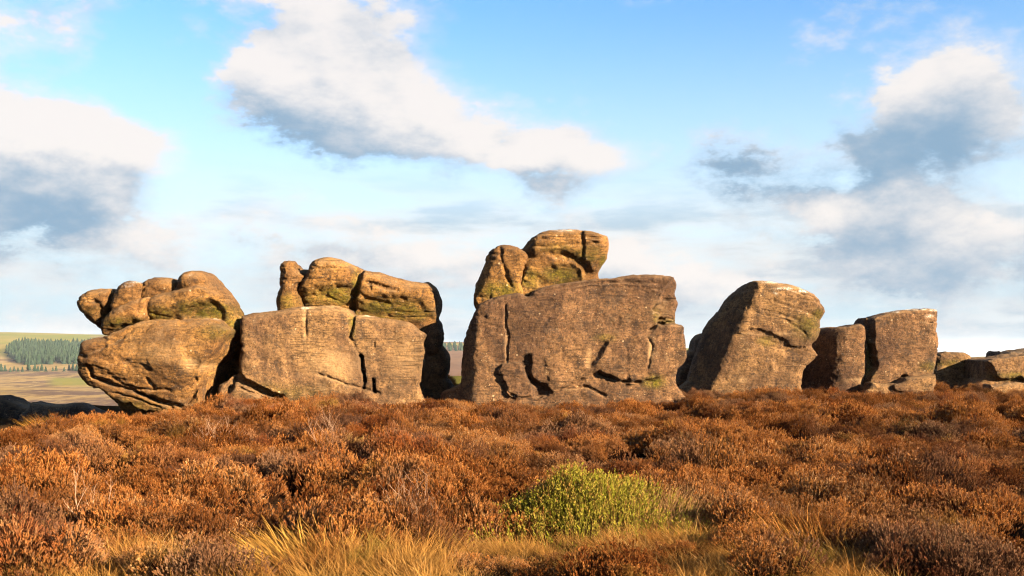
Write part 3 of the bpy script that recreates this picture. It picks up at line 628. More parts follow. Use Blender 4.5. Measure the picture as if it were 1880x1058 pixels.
b6 = rock('boulder', [(1588, 760), (1588, 680), (1589, 597), (1599, 587), (1616, 579), (1633, 574), (1655, 570), (1682, 567), (1710, 567), (1722, 571), (1722, 591), (1720, 604), (1723, 617), (1723, 642), (1718, 668), (1712, 688), (1705, 700), (1705, 760)],
    34.0, 1.9, M['rock_dark'], rnd=0.25, seed=10, strata=0.6,
    plates=[(z5([(480, 240), (560, 210), (590, 300), (585, 440), (600, 560), (600, 640), (560, 700), (500, 820), (480, 600)]), 0.28, 0.06), (z5([(790, 735), (860, 712), (875, 735), (820, 750)]), 0.2, 0.03)],
    grooves=[(z5([(575, 450), (590, 560), (600, 620)]), 0.25, 0.05), (z5([(1060, 245), (1140, 240)]), 0.06, 0.02)], moss=[(z5([(560, 580)])[0], 10, 40, .6), (z5([(1060, 630)])[0], 24, 10, .4)],
    frost=[(z5([(960, 130)])[0], 24, 2, 1), (z5([(1070, 192)])[0], 8, 2.6, .9), (z5([(790, 150)])[0], 5, 2, .9), (z5([(1110, 140)])[0], 8, 2, .9)])
thing(b6, 'upright squarish slab with lichen-flecked top, tallest right of the leaning boulder')
rock('plinth', [(1592, 760), (1594, 708), (1610, 704), (1646, 703), (1660, 695), (1672, 692), (1708, 687), (1718, 690), (1718, 702), (1712, 716), (1712, 760)], 33.6, 1.6, M['rock_brown'], parent=b6, rnd=0.2, seed=36,
     plates=[(z5([(780, 760), (860, 690), (920, 680), (1140, 690), (1140, 830), (800, 830)]), -0.12, 0.03)])
b7 = rock('boulder', [(1712, 770), (1714, 680), (1722, 653), (1746, 648), (1763, 648), (1776, 651), (1782, 660), (1784, 690), (1786, 770)], 37.0, 2.2, M['rock_brown'], rnd=0.28, seed=11, moss=[(z5([(1240, 600)])[0], 30, 8, .6)])
thing(b7, 'low blocky boulder with sunlit crest and shaded foot right of the squarish slab')
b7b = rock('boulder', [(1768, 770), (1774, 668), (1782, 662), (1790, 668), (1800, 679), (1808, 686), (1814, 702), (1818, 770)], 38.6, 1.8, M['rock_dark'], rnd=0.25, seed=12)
thing(b7b, 'dark sloping stone wedged in shade between two low boulders on the right')
b8 = rock('boulder', [(1808, 770), (1810, 695), (1811, 668), (1814, 661), (1826, 658), (1843, 657), (1863, 653), (1885, 650), (1930, 650), (1975, 662), (1985, 700), (1985, 770)], 35.2, 2.6, M['rock_brown'], rnd=0.18, seed=13,
    plates=[(z5([(1540, 620), (1600, 640), (1640, 700), (1720, 740), (1840, 720), (1900, 750), (2300, 760), (2300, 900), (1500, 900)]), 0.22, 0.05)], moss=[(z5([(1800, 710)])[0], 40, 8, .6)])
thing(b8, 'low flat-topped boulder cut off by the right edge of the picture')
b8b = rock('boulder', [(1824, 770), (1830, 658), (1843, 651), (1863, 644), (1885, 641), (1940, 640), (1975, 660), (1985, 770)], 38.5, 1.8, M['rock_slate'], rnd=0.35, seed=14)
thing(b8b, 'dark stone rising just behind the low boulder at the right edge')
b8c = rock('boulder', [(1805, 780), (1814, 714), (1824, 708), (1845, 705), (1880, 703), (1930, 705), (1960, 720), (1965, 780)], 33.6, 1.2, M['rock_brown'], rnd=0.2, seed=15)
thing(b8c, 'flat pale slab half sunk in heather before the right-edge boulder')
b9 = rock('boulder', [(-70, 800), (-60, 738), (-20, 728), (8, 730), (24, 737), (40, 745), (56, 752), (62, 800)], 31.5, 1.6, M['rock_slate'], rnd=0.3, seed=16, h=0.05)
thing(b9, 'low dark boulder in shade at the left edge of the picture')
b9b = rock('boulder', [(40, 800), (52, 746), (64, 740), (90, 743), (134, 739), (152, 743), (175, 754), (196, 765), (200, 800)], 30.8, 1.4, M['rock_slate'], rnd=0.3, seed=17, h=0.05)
thing(b9b, 'low dark hump of stone in shade behind the golden grass tuft')
for o in list(sc.objects):
    if '_loc' in o: del o['_loc']
#@@VEG@@
# ------------------------------------------------------------------ far valley: plantation, row of conifers, haze
def conifer_arrays(n_tier, sides, seed):
    r = np.random.default_rng(seed); V = []; F = []
    for t in range(n_tier):
        z0 = 0.10 + 0.80 * t / n_tier; z1_ = min(1.0, z0 + 1.35 / n_tier); rad = 0.20 * (1 - t / n_tier) ** 0.8 + 0.025
        b = len(V)
        for k in range(sides):
            a = 2 * math.pi * (k + 0.5 * (t % 2)) / sides; q = rad * (0.72 + 0.5 * r.random())
            V.append((q * math.cos(a), q * math.sin(a), z0 - 0.03 * r.random()))
        V.append((0.01 * r.normal(), 0.01 * r.normal(), z1_)); top = len(V) - 1
        for k in range(sides): F.append((b + k, b + (k + 1) % sides, top))
    return np.array(V), np.array(F)
def needle_material():
    m, nt, out = mat_new('conifer_needles')
    ge = nt.nodes.new('ShaderNodeNewGeometry')
    c = mixc(nt, ramp(nt, noise(nt, ge.outputs['Position'], 0.12, 4, 0.7), 0.35, 0.65), (0.008, 0.017, 0.010), (0.024, 0.036, 0.020))
    bs = nt.nodes.new('ShaderNodeBsdfDiffuse'); link(nt, c, bs.inputs[0]); link(nt, bs.outputs[0], out.inputs[0]); return m
M['needles'] = needle_material()
def plain(name, c, rough=0.9):
    m, nt, out = mat_new(name); bs = nt.nodes.new('ShaderNodeBsdfPrincipled')
    tc = nt.nodes.new('ShaderNodeTexCoord')
    col = mixc(nt, noise(nt, tc.outputs['Object'], 9.0, 4, 0.6), tuple(v * 0.65 for v in c), tuple(min(1, v * 1.3) for v in c))
    link(nt, col, bs.inputs['Base Color']); bs.inputs['Roughness'].default_value = rough; bs.inputs['Specular IOR Level'].default_value = 0.1
    link(nt, bs.outputs[0], out.inputs[0]); return m
M['bark'] = plain('bark', (0.09, 0.06, 0.04))
def polar(px, r):
    a = np.arctan((np.asarray(px, float) - 940) / FPX); return np.sin(a) * r, np.cos(a) * r
def plantation(name, spots, label, hmin, hmax):
    VV = []; FF = []; off = 0
    vs_ = [conifer_arrays(5, 6, 100 + i) for i in range(5)]
    for i, (x, y) in enumerate(spots):
        v, f = vs_[i % 5]; hh = hmin + (hmax - hmin) * rng.random(); z = float(ground_z([x], [y])[0])
        a = rng.random() * 6.28; c, s = math.cos(a), math.sin(a)
        q = np.stack([v[:, 0] * c - v[:, 1] * s, v[:, 0] * s + v[:, 1] * c, v[:, 2]], 1) * hh * np.array([1.25, 1.25, 1])
        VV.append(q + np.array([x, y, z - 1.0])); FF.append(f + off); off += len(v)
    me = mesh_from(name, np.concatenate(VV), np.concatenate(FF), False)
    return tag(add(name, me, M['needles']), label, 'woodland', kind='stuff')
sp = []
for r in np.arange(1780, 2400, 11.0):
    left = 27 + 9 * math.sin(r / 90.0) + (14 if r < 1840 else 0)
    for px in np.arange(left, 190, 10.0 / r * FPX):
        if 100 < px < 108 and r < 1900: continue
        x, y = polar(px + rng.normal() * 2.5, r + rng.normal() * 4); sp.append((float(x), float(y)))
plantation('conifer_plantation', sp, 'dense dark conifer plantation on the far hillside', 11, 18)
sp = []
for r in np.arange(2300, 2560, 18.0):
    for px in np.arange(815, 872, 13.0 / r * FPX):
        x, y = polar(px + rng.normal() * 2, r + rng.normal() * 4); sp.append((float(x), float(y)))
plantation('conifer_belt', sp, 'distant belt of conifers seen in the gap between the boulders', 11, 14)
cv = []
for i in range(3):
    v, f = conifer_arrays(6, 8, 200 + i); cv.append(mesh_from('crown', v * np.array([1.5, 1.5, 1]), f, False))
tr = mesh_from('trunk', np.array([(math.cos(a) * w, math.sin(a) * w, z) for z, w in ((-0.15, 0.03), (0.5, 0.015)) for a in np.arange(0, 6.28, 1.0472)]), np.array([(k, (k + 1) % 6, 6 + (k + 1) % 6, 6 + k) for k in range(6)]))
row = [(2, 9.0, 'broad conifer at the left edge of the picture, in the row below the plantation'), (9, 7.5, None), (19, 5.5, None), (26, 6.0, None), (33, 5.0, None), (41, 6.0, None),
       (53, 10.5, 'tallest pointed conifer in the row below the plantation'), (64, 9.0, None), (70, 6.5, None), (77, 8.0, None), (84, 6.0, None), (97, 5.0, None), (103, 6.0, None), (118, 5.5, None), (127, 7.5, None), (134, 9.0, 'conifer nearest the left boulder in the row below the plantation'), (141, 8.0, None)]
ORD = 'first second third fourth fifth sixth seventh eighth ninth tenth eleventh twelfth thirteenth fourteenth fifteenth sixteenth seventeenth'.split()
for i, (px, hh, lab) in enumerate(row):
    x, y = polar(px, 1590 + 14 * math.sin(i * 2.3)); x = float(x); y = float(y)
    e = add('conifer_tree', None, None, None, (x, y, float(ground_z([x], [y])[0]) - 0.4))
    hh *= 1.35; e.scale = (hh, hh, hh); e.rotation_euler = (0, 0, i * 1.3)
    tag(e, lab or ('%s tree from the left edge in the far row below the plantation' % ORD[i]), 'tree', 'row of trees below the plantation')
    add('crown', cv[i % 3], M['needles'], e); add('trunk', tr, M['bark'], e)

hz = [(-9000, -300, -130), (9000, 14500, 96)]
c = np.array([(hz[a][0], hz[b][1], hz[d][2]) for a in (0, 1) for b in (0, 1) for d in (0, 1)], float)
hme = mesh_from('haze', c, np.array([(0, 1, 3, 2), (4, 6, 7, 5), (0, 4, 5, 1), (2, 3, 7, 6), (0, 2, 6, 4), (1, 5, 7, 3)]), False)
hm, hnt, hout = mat_new('haze_air')
pv = hnt.nodes.new('ShaderNodeVolumePrincipled'); pv.inputs['Color'].default_value = (0.72, 0.85, 1.0, 1); pv.inputs['Density'].default_value = HAZE
pv.inputs['Anisotropy'].default_value = 0.0
hnt.links.new(pv.outputs[0], hout.inputs['Volume'])
tag(add('haze', hme, hm), 'thin blue air between the ridge and the far hills', 'haze', kind='stuff')

# ------------------------------------------------------------------ heather and grass (uncountable ground cover)
def frame(d):
    d = d / np.linalg.norm(d, axis=1, keepdims=True)
    up = np.where(np.abs(d[:, 2:3]) < 0.95, np.array([[0, 0, 1.0]]), np.array([[1.0, 0, 0]]))
    u = np.cross(d, up); u /= np.linalg.norm(u, axis=1, keepdims=True); return d, u, np.cross(d, u)
def rhombi(b, d, L, w, ang):
    """flat leaf-shaped quads: base b, direction d, length L, width w, turned by ang about d"""
    d, u, v = frame(d); s = u * np.cos(ang)[:, None] + v * np.sin(ang)[:, None]
    L = L[:, None]; w = w[:, None]
    V = np.stack([b, b + d * L * 0.55 + s * w * 0.5, b + d * L, b + d * L * 0.55 - s * w * 0.5], 1).reshape(-1, 3)
    return V
def clump(seed, n, Rr, H, spread=0.5, spike=(0.05, 0.09), wid=(0.011, 0.018), leaves=5):
    r = np.random.default_rng(seed)
    # heads gathered on a few sub-domes so the outline is uneven
    k = r.integers(4, 7); cen = np.stack([r.normal(0, Rr * 0.45, k), r.normal(0, Rr * 0.45, k)], 1); hh = H * r.uniform(0.65, 1.1, k)
    which = r.integers(0, k, n); q = r.random(n) ** 0.5 * Rr * 0.62; a = r.random(n) * 6.283
    ox, oy = q * np.cos(a), q * np.sin(a)
    x = cen[which, 0] + ox; y = cen[which, 1] + oy
    z = hh[which] * (1 - 0.75 * (q / (Rr * 0.66)) ** 2.2) * r.uniform(0.78, 1.05, n)
    head = np.stack([x, y, z], 1)
    d = np.stack([ox * spread * 3 + r.normal(0, .22, n) * Rr, oy * spread * 3 + r.normal(0, .22, n) * Rr, np.full(n, Rr * 1.1)], 1)
    L = r.uniform(*spike, n); w = r.uniform(*wid, n)
    rv = r.random(n)
    V = []; A = []; T = []
    for ang in (0.0, 1.57):
        V.append(rhombi(head, d, L, w, np.full(n, ang) + a)); A.append(np.repeat(rv, 4)); T.append(np.tile([0.3, 0.7, 1.0, 0.7], n))
    dn, u, v = frame(d)
    for i in range(leaves):
        t = r.uniform(0.0, 0.85, n); an = r.random(n) * 6.283
        side = u * np.cos(an)[:, None] + v * np.sin(an)[:, None]
        b = head + dn * (L * t)[:, None]
        V.append(rhombi(b, dn * 0.8 + side * 0.75, L * r.uniform(0.28, 0.5, n), w * 0.75, r.random(n) * 3.14)); A.append(np.repeat(np.clip(rv + r.normal(0, .12, n), 0, 1), 4)); T.append(np.repeat(t * 0.8 + 0.1, 4))
    # woody stems down to the root
    root = np.stack([cen[which, 0] * 0.6 + ox * 0.35, cen[which, 1] * 0.6 + oy * 0.35, np.full(n, -0.05)], 1)
    m = r.random(n) < 0.45
    dd = head[m] - root[m]; LL = np.linalg.norm(dd, axis=1)
    V.append(rhombi(root[m], dd, LL * 1.02, np.full(m.sum(), 0.007), r.random(m.sum()) * 3.14)); A.append(np.repeat(rv[m], 4)); T.append(np.tile([0.0, 0.0, 0.15, 0.0], m.sum()))
    V = np.concatenate(V); F = np.arange(len(V)).reshape(-1, 4)
    me = mesh_from('sprigs', V, F, False)
    set_attr(me, 'rnd', np.concatenate(A).astype(np.float32)); set_attr(me, 'tip', np.concatenate(T).astype(np.float32))
    return me
def blades(seed, n, Rr, H, lean=(0.0, 0.0), w=0.006, droop=0.5, seg=3):
    r = np.random.default_rng(seed)
    q = r.random(n) ** 0.7 * Rr * 0.45; a = r.random(n) * 6.283
    b = np.stack([q * np.cos(a), q * np.sin(a), np.full(n, -0.03)], 1)
    d = np.stack([np.cos(a) * q / Rr * 1.4 + r.normal(0, .25, n) + lean[0], np.sin(a) * q / Rr * 1.4 + r.normal(0, .25, n) + lean[1], np.ones(n)], 1)
    d /= np.linalg.norm(d, axis=1, keepdims=True)
    L = H * r.uniform(0.55, 1.15, n); dr = droop * r.uniform(0.3, 1.2, n)
    hd = np.stack([d[:, 0], d[:, 1], np.zeros(n)], 1); hn = hd / (np.linalg.norm(hd, axis=1, keepdims=True) + 1e-6)
    fa = r.random(n) * 3.14; s = np.stack([np.cos(fa), np.sin(fa), np.zeros(n)], 1)
    ring = []
    for i in range(seg + 1):
        t = i / seg
        c = b + d * (L * t)[:, None] + (hn * 0.6 - np.array([0, 0, 0.55])) * (L * dr * t * t)[:, None]
        ww = w * (1 - t) ** 0.7 + 0.0006
        ring.append((c - s * ww / 2, c + s * ww / 2))
    V = np.stack([p for pr in ring for p in pr], 1)      # n, 2(seg+1), 3
    m = 2 * (seg + 1)
    base = np.arange(n)[:, None, None] * m
    f = np.array([(2 * i, 2 * i + 1, 2 * i + 3, 2 * i + 2) for i in range(seg)])[None]
    me = mesh_from('blades', V.reshape(-1, 3), (base + f).reshape(-1, 4), False)
    set_attr(me, 'rnd', np.repeat(r.random(n), m).astype(np.float32))
    set_attr(me, 'tip', np.tile(np.repeat(np.linspace(0, 1, seg + 1), 2), n).astype(np.float32))
    return me

def plant_material(name, cols, low, patch=0.45, patch_cols=None, trans=0.25, inst=False):
    """colour by sprig (rnd), height (tip) and broad patches of the moor"""
    m, nt, out = mat_new(name)
    ge = nt.nodes.new('ShaderNodeNewGeometry'); P = ge.outputs['Position']; oi = nt.nodes.new('ShaderNodeObjectInfo')
    rv = attr(nt, 'rnd'); tp = attr(nt, 'tip')
    tn = nt.nodes.new('ShaderNodeAttribute'); tn.attribute_type = 'INSTANCER'; tn.attribute_name = 'tone'
    v = mth(nt, 'ADD', mth(nt, 'MULTIPLY', rv, 0.55), mth(nt, 'MULTIPLY', tn.outputs['Fac'] if inst else oi.outputs['Random'], 0.45))
    cr = nt.nodes.new('ShaderNodeValToRGB'); el = cr.color_ramp.elements
    while len(el) < len(cols): el.new(0.5)
    for i, c in enumerate(cols): el[i].position = i / (len(cols) - 1); el[i].color = (*c, 1)
    link(nt, v, cr.inputs[0]); c = cr.outputs[0]
    if patch_cols:
        n1 = noise(nt, P, patch, 3, 0.55, 0.5)
        c = mixc(nt, ramp(nt, n1, 0.50, 0.64, 0, 0.75), c, patch_cols[0])
        n2 = noise(nt, P, patch * 0.8 + 0.13, 3, 0.55, 0.8)
        c = mixc(nt, ramp(nt, n2, 0.57, 0.68, 0, 0.7), c, patch_cols[1])
        n3 = noise(nt, P, patch * 1.9, 2, 0.5, 0.3)
        c = mixc(nt, ramp(nt, n3, 0.62, 0.72, 0, 0.6), c, patch_cols[2])
    if inst:
        t2 = mth(nt, 'FRACT', mth(nt, 'MULTIPLY', tn.outputs['Fac'], 3.7))
        c = mixc(nt, ramp(nt, t2, 0.15, 0.75), mixc(nt, 1.0, c, (0.50, 0.44, 0.44), 'MULTIPLY'), mixc(nt, 1.0, c, (1.15, 1.15, 1.1), 'MULTIPLY'))
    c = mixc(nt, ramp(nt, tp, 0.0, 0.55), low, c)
    c = mixc(nt, 1.0, c, (TONE, TONE, TONE), 'MULTIPLY')
    df = nt.nodes.new('ShaderNodeBsdfDiffuse'); link(nt, c, df.inputs[0])
    tl = nt.nodes.new('ShaderNodeBsdfTranslucent'); link(nt, c, tl.inputs[0])
    mx = nt.nodes.new('ShaderNodeMixShader'); mx.inputs[0].default_value = trans
    link(nt, df.outputs[0], mx.inputs[1]); link(nt, tl.outputs[0], mx.inputs[2]); link(nt, mx.outputs[0], out.inputs[0])
    return m
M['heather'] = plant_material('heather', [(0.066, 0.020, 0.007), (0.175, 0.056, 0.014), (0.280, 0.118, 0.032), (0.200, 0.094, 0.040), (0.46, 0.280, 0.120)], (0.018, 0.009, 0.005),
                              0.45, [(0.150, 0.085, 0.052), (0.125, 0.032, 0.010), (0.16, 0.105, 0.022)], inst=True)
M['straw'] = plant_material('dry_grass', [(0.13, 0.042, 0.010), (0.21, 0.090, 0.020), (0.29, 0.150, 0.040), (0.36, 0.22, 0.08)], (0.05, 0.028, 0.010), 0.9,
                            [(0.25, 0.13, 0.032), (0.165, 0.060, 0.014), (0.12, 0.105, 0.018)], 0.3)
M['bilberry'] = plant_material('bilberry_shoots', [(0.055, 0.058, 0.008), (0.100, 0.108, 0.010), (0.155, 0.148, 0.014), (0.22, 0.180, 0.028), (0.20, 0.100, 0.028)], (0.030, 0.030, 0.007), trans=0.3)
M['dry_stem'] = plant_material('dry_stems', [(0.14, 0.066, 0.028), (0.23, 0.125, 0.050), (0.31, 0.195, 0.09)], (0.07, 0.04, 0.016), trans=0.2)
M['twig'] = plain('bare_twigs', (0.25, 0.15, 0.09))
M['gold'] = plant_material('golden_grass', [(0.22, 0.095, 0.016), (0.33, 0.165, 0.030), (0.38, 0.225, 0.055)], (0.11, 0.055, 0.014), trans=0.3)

def scatter(name, sources, mat, pts, scl, rot, var, label, cat, tone=None):
    col = bpy.data.collections.new(name + '_sources')
    for i, me in enumerate(sources):
        me.materials.clear(); me.materials.append(mat)
        o = bpy.data.objects.new('%s_source_%02d' % (name, i), me); col.objects.link(o)
    me = bpy.data.meshes.new(name); me.vertices.add(len(pts)); me.vertices.foreach_set('co', np.asarray(pts, np.float32).ravel())
    set_attr(me, 'scl', np.asarray(scl, np.float32), 'FLOAT_VECTOR'); set_attr(me, 'rot', np.asarray(rot, np.float32), 'FLOAT_VECTOR'); set_attr(me, 'var', np.asarray(var, np.int32), 'INT')
    set_attr(me, 'tone', (rng.random(len(pts)) if tone is None else tone).astype(np.float32))
    me.update()
    o = add(name, me, mat)
    g = bpy.data.node_groups.new(name + '_scatter', 'GeometryNodeTree')
    g.interface.new_socket('Geometry', in_out='INPUT', socket_type='NodeSocketGeometry'); g.interface.new_socket('Geometry', in_out='OUTPUT', socket_type='NodeSocketGeometry')
    gi = g.nodes.new('NodeGroupInput'); go = g.nodes.new('NodeGroupOutput')
    ip = g.nodes.new('GeometryNodeInstanceOnPoints'); ci = g.nodes.new('GeometryNodeCollectionInfo')
    ci.inputs['Collection'].default_value = col; ci.inputs['Separate Children'].default_value = True; ci.inputs['Reset Children'].default_value = True
    ip.inputs['Pick Instance'].default_value = True
    def na(nm, t):
        n = g.nodes.new('GeometryNodeInputNamedAttribute'); n.data_type = t; n.inputs['Name'].default_value = nm; return n.outputs[0]
    g.links.new(gi.outputs[0], ip.inputs['Points']); g.links.new(ci.outputs[0], ip.inputs['Instance'])
    g.links.new(na('var', 'INT'), ip.inputs['Instance Index']); g.links.new(na('rot', 'FLOAT_VECTOR'), ip.inputs['Rotation']); g.links.new(na('scl', 'FLOAT_VECTOR'), ip.inputs['Scale'])
    g.links.new(ip.outputs[0], go.inputs[0])
    md = o.modifiers.new('scatter', 'NODES'); md.node_group = g
    return tag(o, label, cat, kind='stuff')

def fan(spacing, r0, r1, half=30.0, jitter=0.5):
    xs = np.arange(-r1 * math.tan(R(half)), r1 * math.tan(R(half)), spacing); ys = np.arange(r0, r1, spacing)
    X, Y = np.meshgrid(xs, ys); X = X.ravel() + rng.uniform(-jitter, jitter, X.size) * spacing; Y = Y.ravel() + rng.uniform(-jitter, jitter, Y.size) * spacing
    k = np.abs(X) < Y * math.tan(R(half)) + 1.2
    return X[k], Y[k]
def pnoise(X, Y, s, oc, seed): return fbm(np.stack([X * s, Y * s, np.zeros_like(X)], 1), oc, seed)
BUSH_AT = (0.76, 9.55)      # bilberry mound
def grassiness(X, Y):
    r = np.hypot(X, Y); n = pnoise(X, Y, 0.6, 3, 300)
    lim = np.interp(X / np.maximum(Y, .1), [-.5, -.36, -.2, -.08, 0.0, .12, .25, .34, .5], [8.4, 8.9, 9.2, 8.9, 8.5, 8.4, 9.3, 8.3, 7.8])
    return lim + 1.3 * n - r
def mounds(X, Y, cell):
    """nearest mound centre: distance over its radius, and its own random number"""
    cx = np.floor(X / cell).astype(np.int64); cy = np.floor(Y / cell).astype(np.int64); zz = np.zeros(len(X), np.int64)
    best = np.full(len(X), 9.0); tone = np.zeros(len(X))
    for dx in (-1, 0, 1):
        for dy in (-1, 0, 1):
            ix, iy = cx + dx, cy + dy
            px = (ix + 0.15 + 0.7 * hash3(ix, iy, zz, 11)) * cell; py = (iy + 0.15 + 0.7 * hash3(ix, iy, zz, 12)) * cell
            rad = cell * (0.48 + 0.40 * hash3(ix, iy, zz, 13)); q = np.hypot(X - px, Y - py) / rad
            m = q < best; best = np.where(m, q, best); tone = np.where(m, hash3(ix, iy, zz, 14), tone)
    return best, tone
X, Y = fan(0.225, 4.2, 36.5)
md_q, md_t = mounds(X, Y, 0.88); gap = pnoise(X, Y, 0.45, 2, 320)
def by_bush(X, Y): return (((X - BUSH_AT[0] - 0.05) / 1.12) ** 2 + ((Y - BUSH_AT[1] + 0.60) / 1.25) ** 2) < 1 + 0.9 * pnoise(X, Y, 2.0, 2, 360)
gs = grassiness(X, Y)
keep = (md_q < 0.77 + 0.20 * rng.random(len(X)) + np.clip(gap, -0.2, 0.1)) & (gap > -0.46) & ((gs < 0.25) | (rng.random(len(X)) < 0.24)) & ~by_bush(X, Y)
keep &= ~((X < -9.9 - 0.3 * pnoise(X, Y, 1.0, 2, 365)) & (Y > 23.6 + 0.6 * pnoise(X, Y, 0.8, 2, 366)))
keep &= ~((np.abs(X + 1.65) < 0.4) & (Y > 31))
# no bushes growing inside the boulders
foot = [(-11.0, -5.7, 28.6, 31.2), (-7.6, -1.9, 30.2, 31.8), (-1.4, 4.5, 29.2, 32.2), (5.5, 8.7, 33.6, 36), (9.2, 13.2, 34.8, 37)]
for a, b, c_, d_ in foot: keep &= ~((X > a) & (X < b) & (Y > c_) & (Y < d_))
X, Y, md_q, md_t, gs = X[keep], Y[keep], md_q[keep], md_t[keep], gs[keep]
dome = np.sqrt(np.maximum(1 - np.minimum(md_q, 1) ** 2, 0)); s = 0.90 * (0.34 + (0.25 + 1.10 * md_t ** 1.5) * dome + rng.normal(0, .06, len(X))) * np.interp(np.hypot(X, Y), [5, 12, 20, 26, 35], [0.92, 1.0, 0.95, 0.92, 0.88])
s = np.clip(s, 0.30, 1.6) * np.where(gs > 0.2, 0.72, 1.0) * (1 - 0.62 * sstep(7.8, 9.6, -X) * sstep(16, 21, Y))
Z = ground_z(X, Y)
srcs = [clump(400 + i, 720, 0.30, 0.36, spike=(0.032, 0.062), wid=(0.008, 0.013), leaves=4) for i in range(7)]
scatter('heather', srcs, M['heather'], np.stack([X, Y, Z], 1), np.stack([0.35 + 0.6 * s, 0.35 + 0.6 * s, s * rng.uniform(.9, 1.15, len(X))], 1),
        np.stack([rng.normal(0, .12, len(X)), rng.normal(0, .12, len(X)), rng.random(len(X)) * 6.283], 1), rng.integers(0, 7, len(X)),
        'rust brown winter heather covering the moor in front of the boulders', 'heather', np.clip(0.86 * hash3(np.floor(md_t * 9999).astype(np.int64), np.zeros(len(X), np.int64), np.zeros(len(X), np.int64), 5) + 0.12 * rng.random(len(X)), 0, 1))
n_heather = len(X)
X, Y = fan(0.15, 4.2, 11.0)
gs = grassiness(X, Y) + 0.25 * rng.normal(size=len(X))
k = (gs > 0.0) & (pnoise(X, Y, 1.2, 2, 340) > -0.30) & (((X - BUSH_AT[0]) / 0.9) ** 2 + ((Y - BUSH_AT[1]) / 0.6) ** 2 > 1)
X, Y = X[k], Y[k]
X2, Y2 = fan(0.32, 7.0, 14); k = pnoise(X2, Y2, 0.8, 2, 330) > 0.30; X = np.concatenate([X, X2[k]]); Y = np.concatenate([Y, Y2[k]])
s = np.clip(0.85 + 0.7 * pnoise(X, Y, 1.0, 2, 350) + rng.normal(0, .12, len(X)), 0.4, 1.4); Z = ground_z(X, Y)
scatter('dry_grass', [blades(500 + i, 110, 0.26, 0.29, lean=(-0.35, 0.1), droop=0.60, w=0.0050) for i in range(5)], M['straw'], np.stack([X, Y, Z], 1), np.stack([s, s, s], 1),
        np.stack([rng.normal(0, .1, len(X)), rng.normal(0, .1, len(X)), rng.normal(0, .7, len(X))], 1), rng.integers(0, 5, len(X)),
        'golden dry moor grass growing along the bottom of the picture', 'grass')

# ------------------------------------------------------------------ shrubs that stand out
def gz(x, y): return float(ground_z([x], [y])[0])
def shoots(seed, n, rx, ry, H, shoot=(0.10, 0.20), wid=0.010, lean=0.0, leaves=6, thin=False, xoff=0.0):
    r = np.random.default_rng(seed)
    q = np.minimum(np.abs(r.normal(0, 0.68, n)), 1.6) if not thin else r.random(n) ** 0.5
    a = r.random(n) * 6.283
    x = q * np.cos(a) * rx; y = q * np.sin(a) * ry
    lump = fbm(np.stack([x * 3.1 + seed, y * 3.1, np.zeros(n)], 1), 3, seed)
    z = H * np.exp(-(q / 0.82) ** 2.0) * (0.88 + 0.55 * lump) * r.uniform(0.62, 1.0, n)
    b = np.stack([x + xoff, y, z], 1); L = r.uniform(*shoot, n); rv = r.random(n)
    d = np.stack([x * 0.35 / rx + lean + r.normal(0, .26, n), y * 0.3 / ry + r.normal(0, .26, n), np.ones(n)], 1)
    dn, u, v = frame(d)
    V = [rhombi(b - dn * 0.1, d, L + 0.1, np.full(n, wid * (0.55 if thin else 0.45)), a)]; A = [np.repeat(rv, 4)]; T = [np.tile([0.1, 0.6, 1.0, 0.6], n)]
    for i in range(leaves):
        t = r.uniform(0.1, 0.95, n); an = r.random(n) * 6.283
        side = u * np.cos(an)[:, None] + v * np.sin(an)[:, None]
        V.append(rhombi(b + dn * (L * t)[:, None], dn * 0.9 + side * 0.55, np.full(n, wid * 2.6) * r.uniform(.7, 1.3, n), np.full(n, wid), r.random(n) * 3.14)); A.append(np.repeat(rv, 4)); T.append(np.repeat(t, 4))
    V = np.concatenate(V); me = mesh_from('shoots', V, np.arange(len(V)).reshape(-1, 4), False)
    set_attr(me, 'rnd', np.concatenate(A).astype(np.float32)); set_attr(me, 'tip', np.concatenate(T).astype(np.float32)); return me
e = add('bilberry_bush', None, None, None, (BUSH_AT[0], BUSH_AT[1], gz(*BUSH_AT)))
tag(e, 'bright yellow-green bush mounding out of the brown heather in front', 'bush')
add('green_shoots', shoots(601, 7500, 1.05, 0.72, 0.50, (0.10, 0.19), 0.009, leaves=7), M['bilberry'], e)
add('dry_stems', shoots(602, 2200, 0.85, 0.55, 0.34, (0.16, 0.32), 0.0075, lean=0.38, leaves=2, thin=True, xoff=0.62), M['dry_stem'], e)

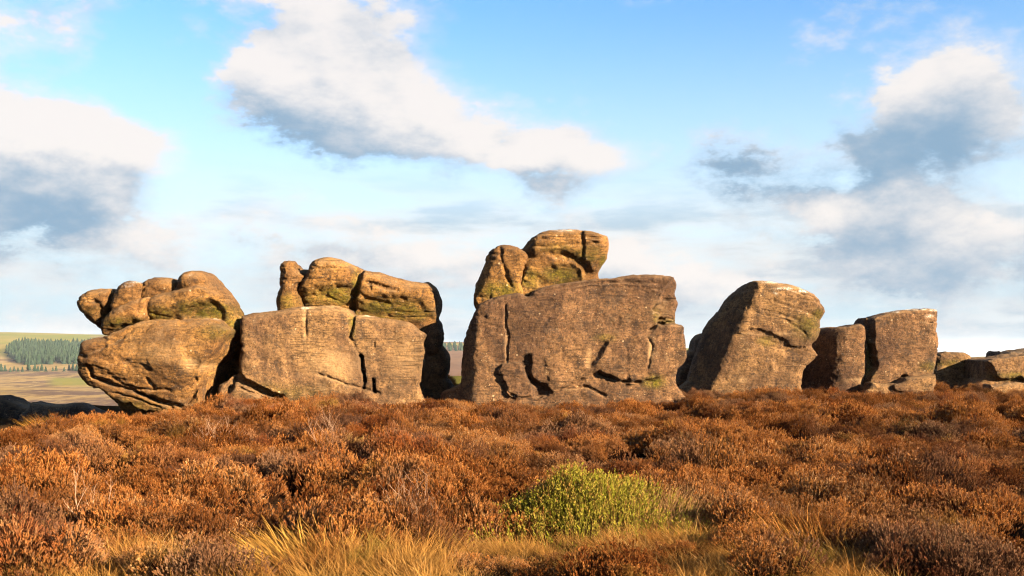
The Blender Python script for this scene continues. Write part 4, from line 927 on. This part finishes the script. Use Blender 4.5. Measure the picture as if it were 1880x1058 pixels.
def twig_mesh(seed, n, H, spread, sub=6, rad=0.0055):
    r = random.Random(seed); V = []; F = []
    def seg(p, q, r0, r1):
        d = (q - p).normalized(); u = d.orthogonal().normalized(); v = d.cross(u); b = len(V)
        for c_, rr in ((p, r0), (q, r1)):
            for k in range(3): V.append(c_ + (u * math.cos(k * 2.094) + v * math.sin(k * 2.094)) * rr)
        for k in range(3): F.append((b + k, b + (k + 1) % 3, b + 3 + (k + 1) % 3, b + 3 + k))
    def grow(p, d, L, rd, lev):
        q = p
        for k in range(4):
            d = (d + Vector((r.gauss(0, .13), r.gauss(0, .13), 0.05))).normalized(); q2 = q + d * L / 4; seg(q, q2, rd * (1 - k * .15), rd * (1 - (k + 1) * .15)); q = q2
            if lev < 2 and k > 0:
                for _ in range(2 if lev == 0 else 1):
                    grow(q, (d + Vector((r.gauss(0, .55), r.gauss(0, .55), .15))).normalized(), L * r.uniform(.3, .5), rd * .5, lev + 1)
    for i in range(n):
        a = r.random() * 6.283; s_ = r.random() ** .6 * spread
        grow(Vector((math.cos(a) * .05, math.sin(a) * .05, -0.03)), Vector((math.cos(a) * s_, math.sin(a) * s_, 1)).normalized(), H * r.uniform(.7, 1.1), rad * r.uniform(.7, 1.2), 0)
    return mesh_from('twigs', np.array([tuple(v) for v in V]), np.array(F), False)
def twig_bush(px, Y_, H, spread, n, seed, label, sprig_n=0):
    x = (px - 940) / FPX * Y_
    e = add('heather_bush', None, None, None, (x, Y_, gz(x, Y_))); tag(e, label, 'bush')
    tag(add('twigs', twig_mesh(seed, n, H, spread), M['twig'], e), kind='stuff')
    if sprig_n: add('sprays', clump(seed + 1, sprig_n, 0.42, H * 0.95, 0.7), M['heather'], e)
    return e
twig_bush(765, 8.9, 0.46, 0.85, 15, 701, 'leggy heather bush showing pale bare twigs left of the green bush', 320)
twig_bush(400, 16.5, 0.50, 0.9, 14, 711, 'twiggy grey heather bush amid the moor below the leftmost big boulder', 200)
twig_bush(604, 15.0, 0.62, 0.35, 4, 721, 'single pale dead stem sticking up from the heather')
twig_bush(166, 9.6, 0.46, 0.45, 3, 731, 'thin forked dead stem standing above the grass at lower left')
def grass_tuft(px, Y_, H, n, lean, mat, seed, label, Rr=0.4):
    x = (px - 940) / FPX * Y_
    e = add('grass_tuft', None, None, None, (x, Y_, gz(x, Y_))); tag(e, label, 'grass tuft')
    add('blades', blades(seed, n, Rr, H, lean=lean, droop=0.45, w=0.010), mat, e); return e
grass_tuft(88, 25.6, 0.70, 520, (-0.55, 0.0), M['gold'], 801, 'golden tuft of bent grass before the dark stones at the left', 0.75)
grass_tuft(138, 25.9, 0.52, 320, (-0.35, 0.0), M['straw'], 802, 'paler tuft of grass against the foot of the leftmost big boulder', 0.6)
grass_tuft(1465, 8.3, 0.42, 420, (-0.4, 0.0), M['straw'], 803, 'straw-coloured tussock of long grass at lower right', 0.7)
grass_tuft(560, 7.9, 0.40, 420, (-0.4, 0.0), M['gold'], 804, 'golden tussock of long grass at lower left of centre', 0.8)
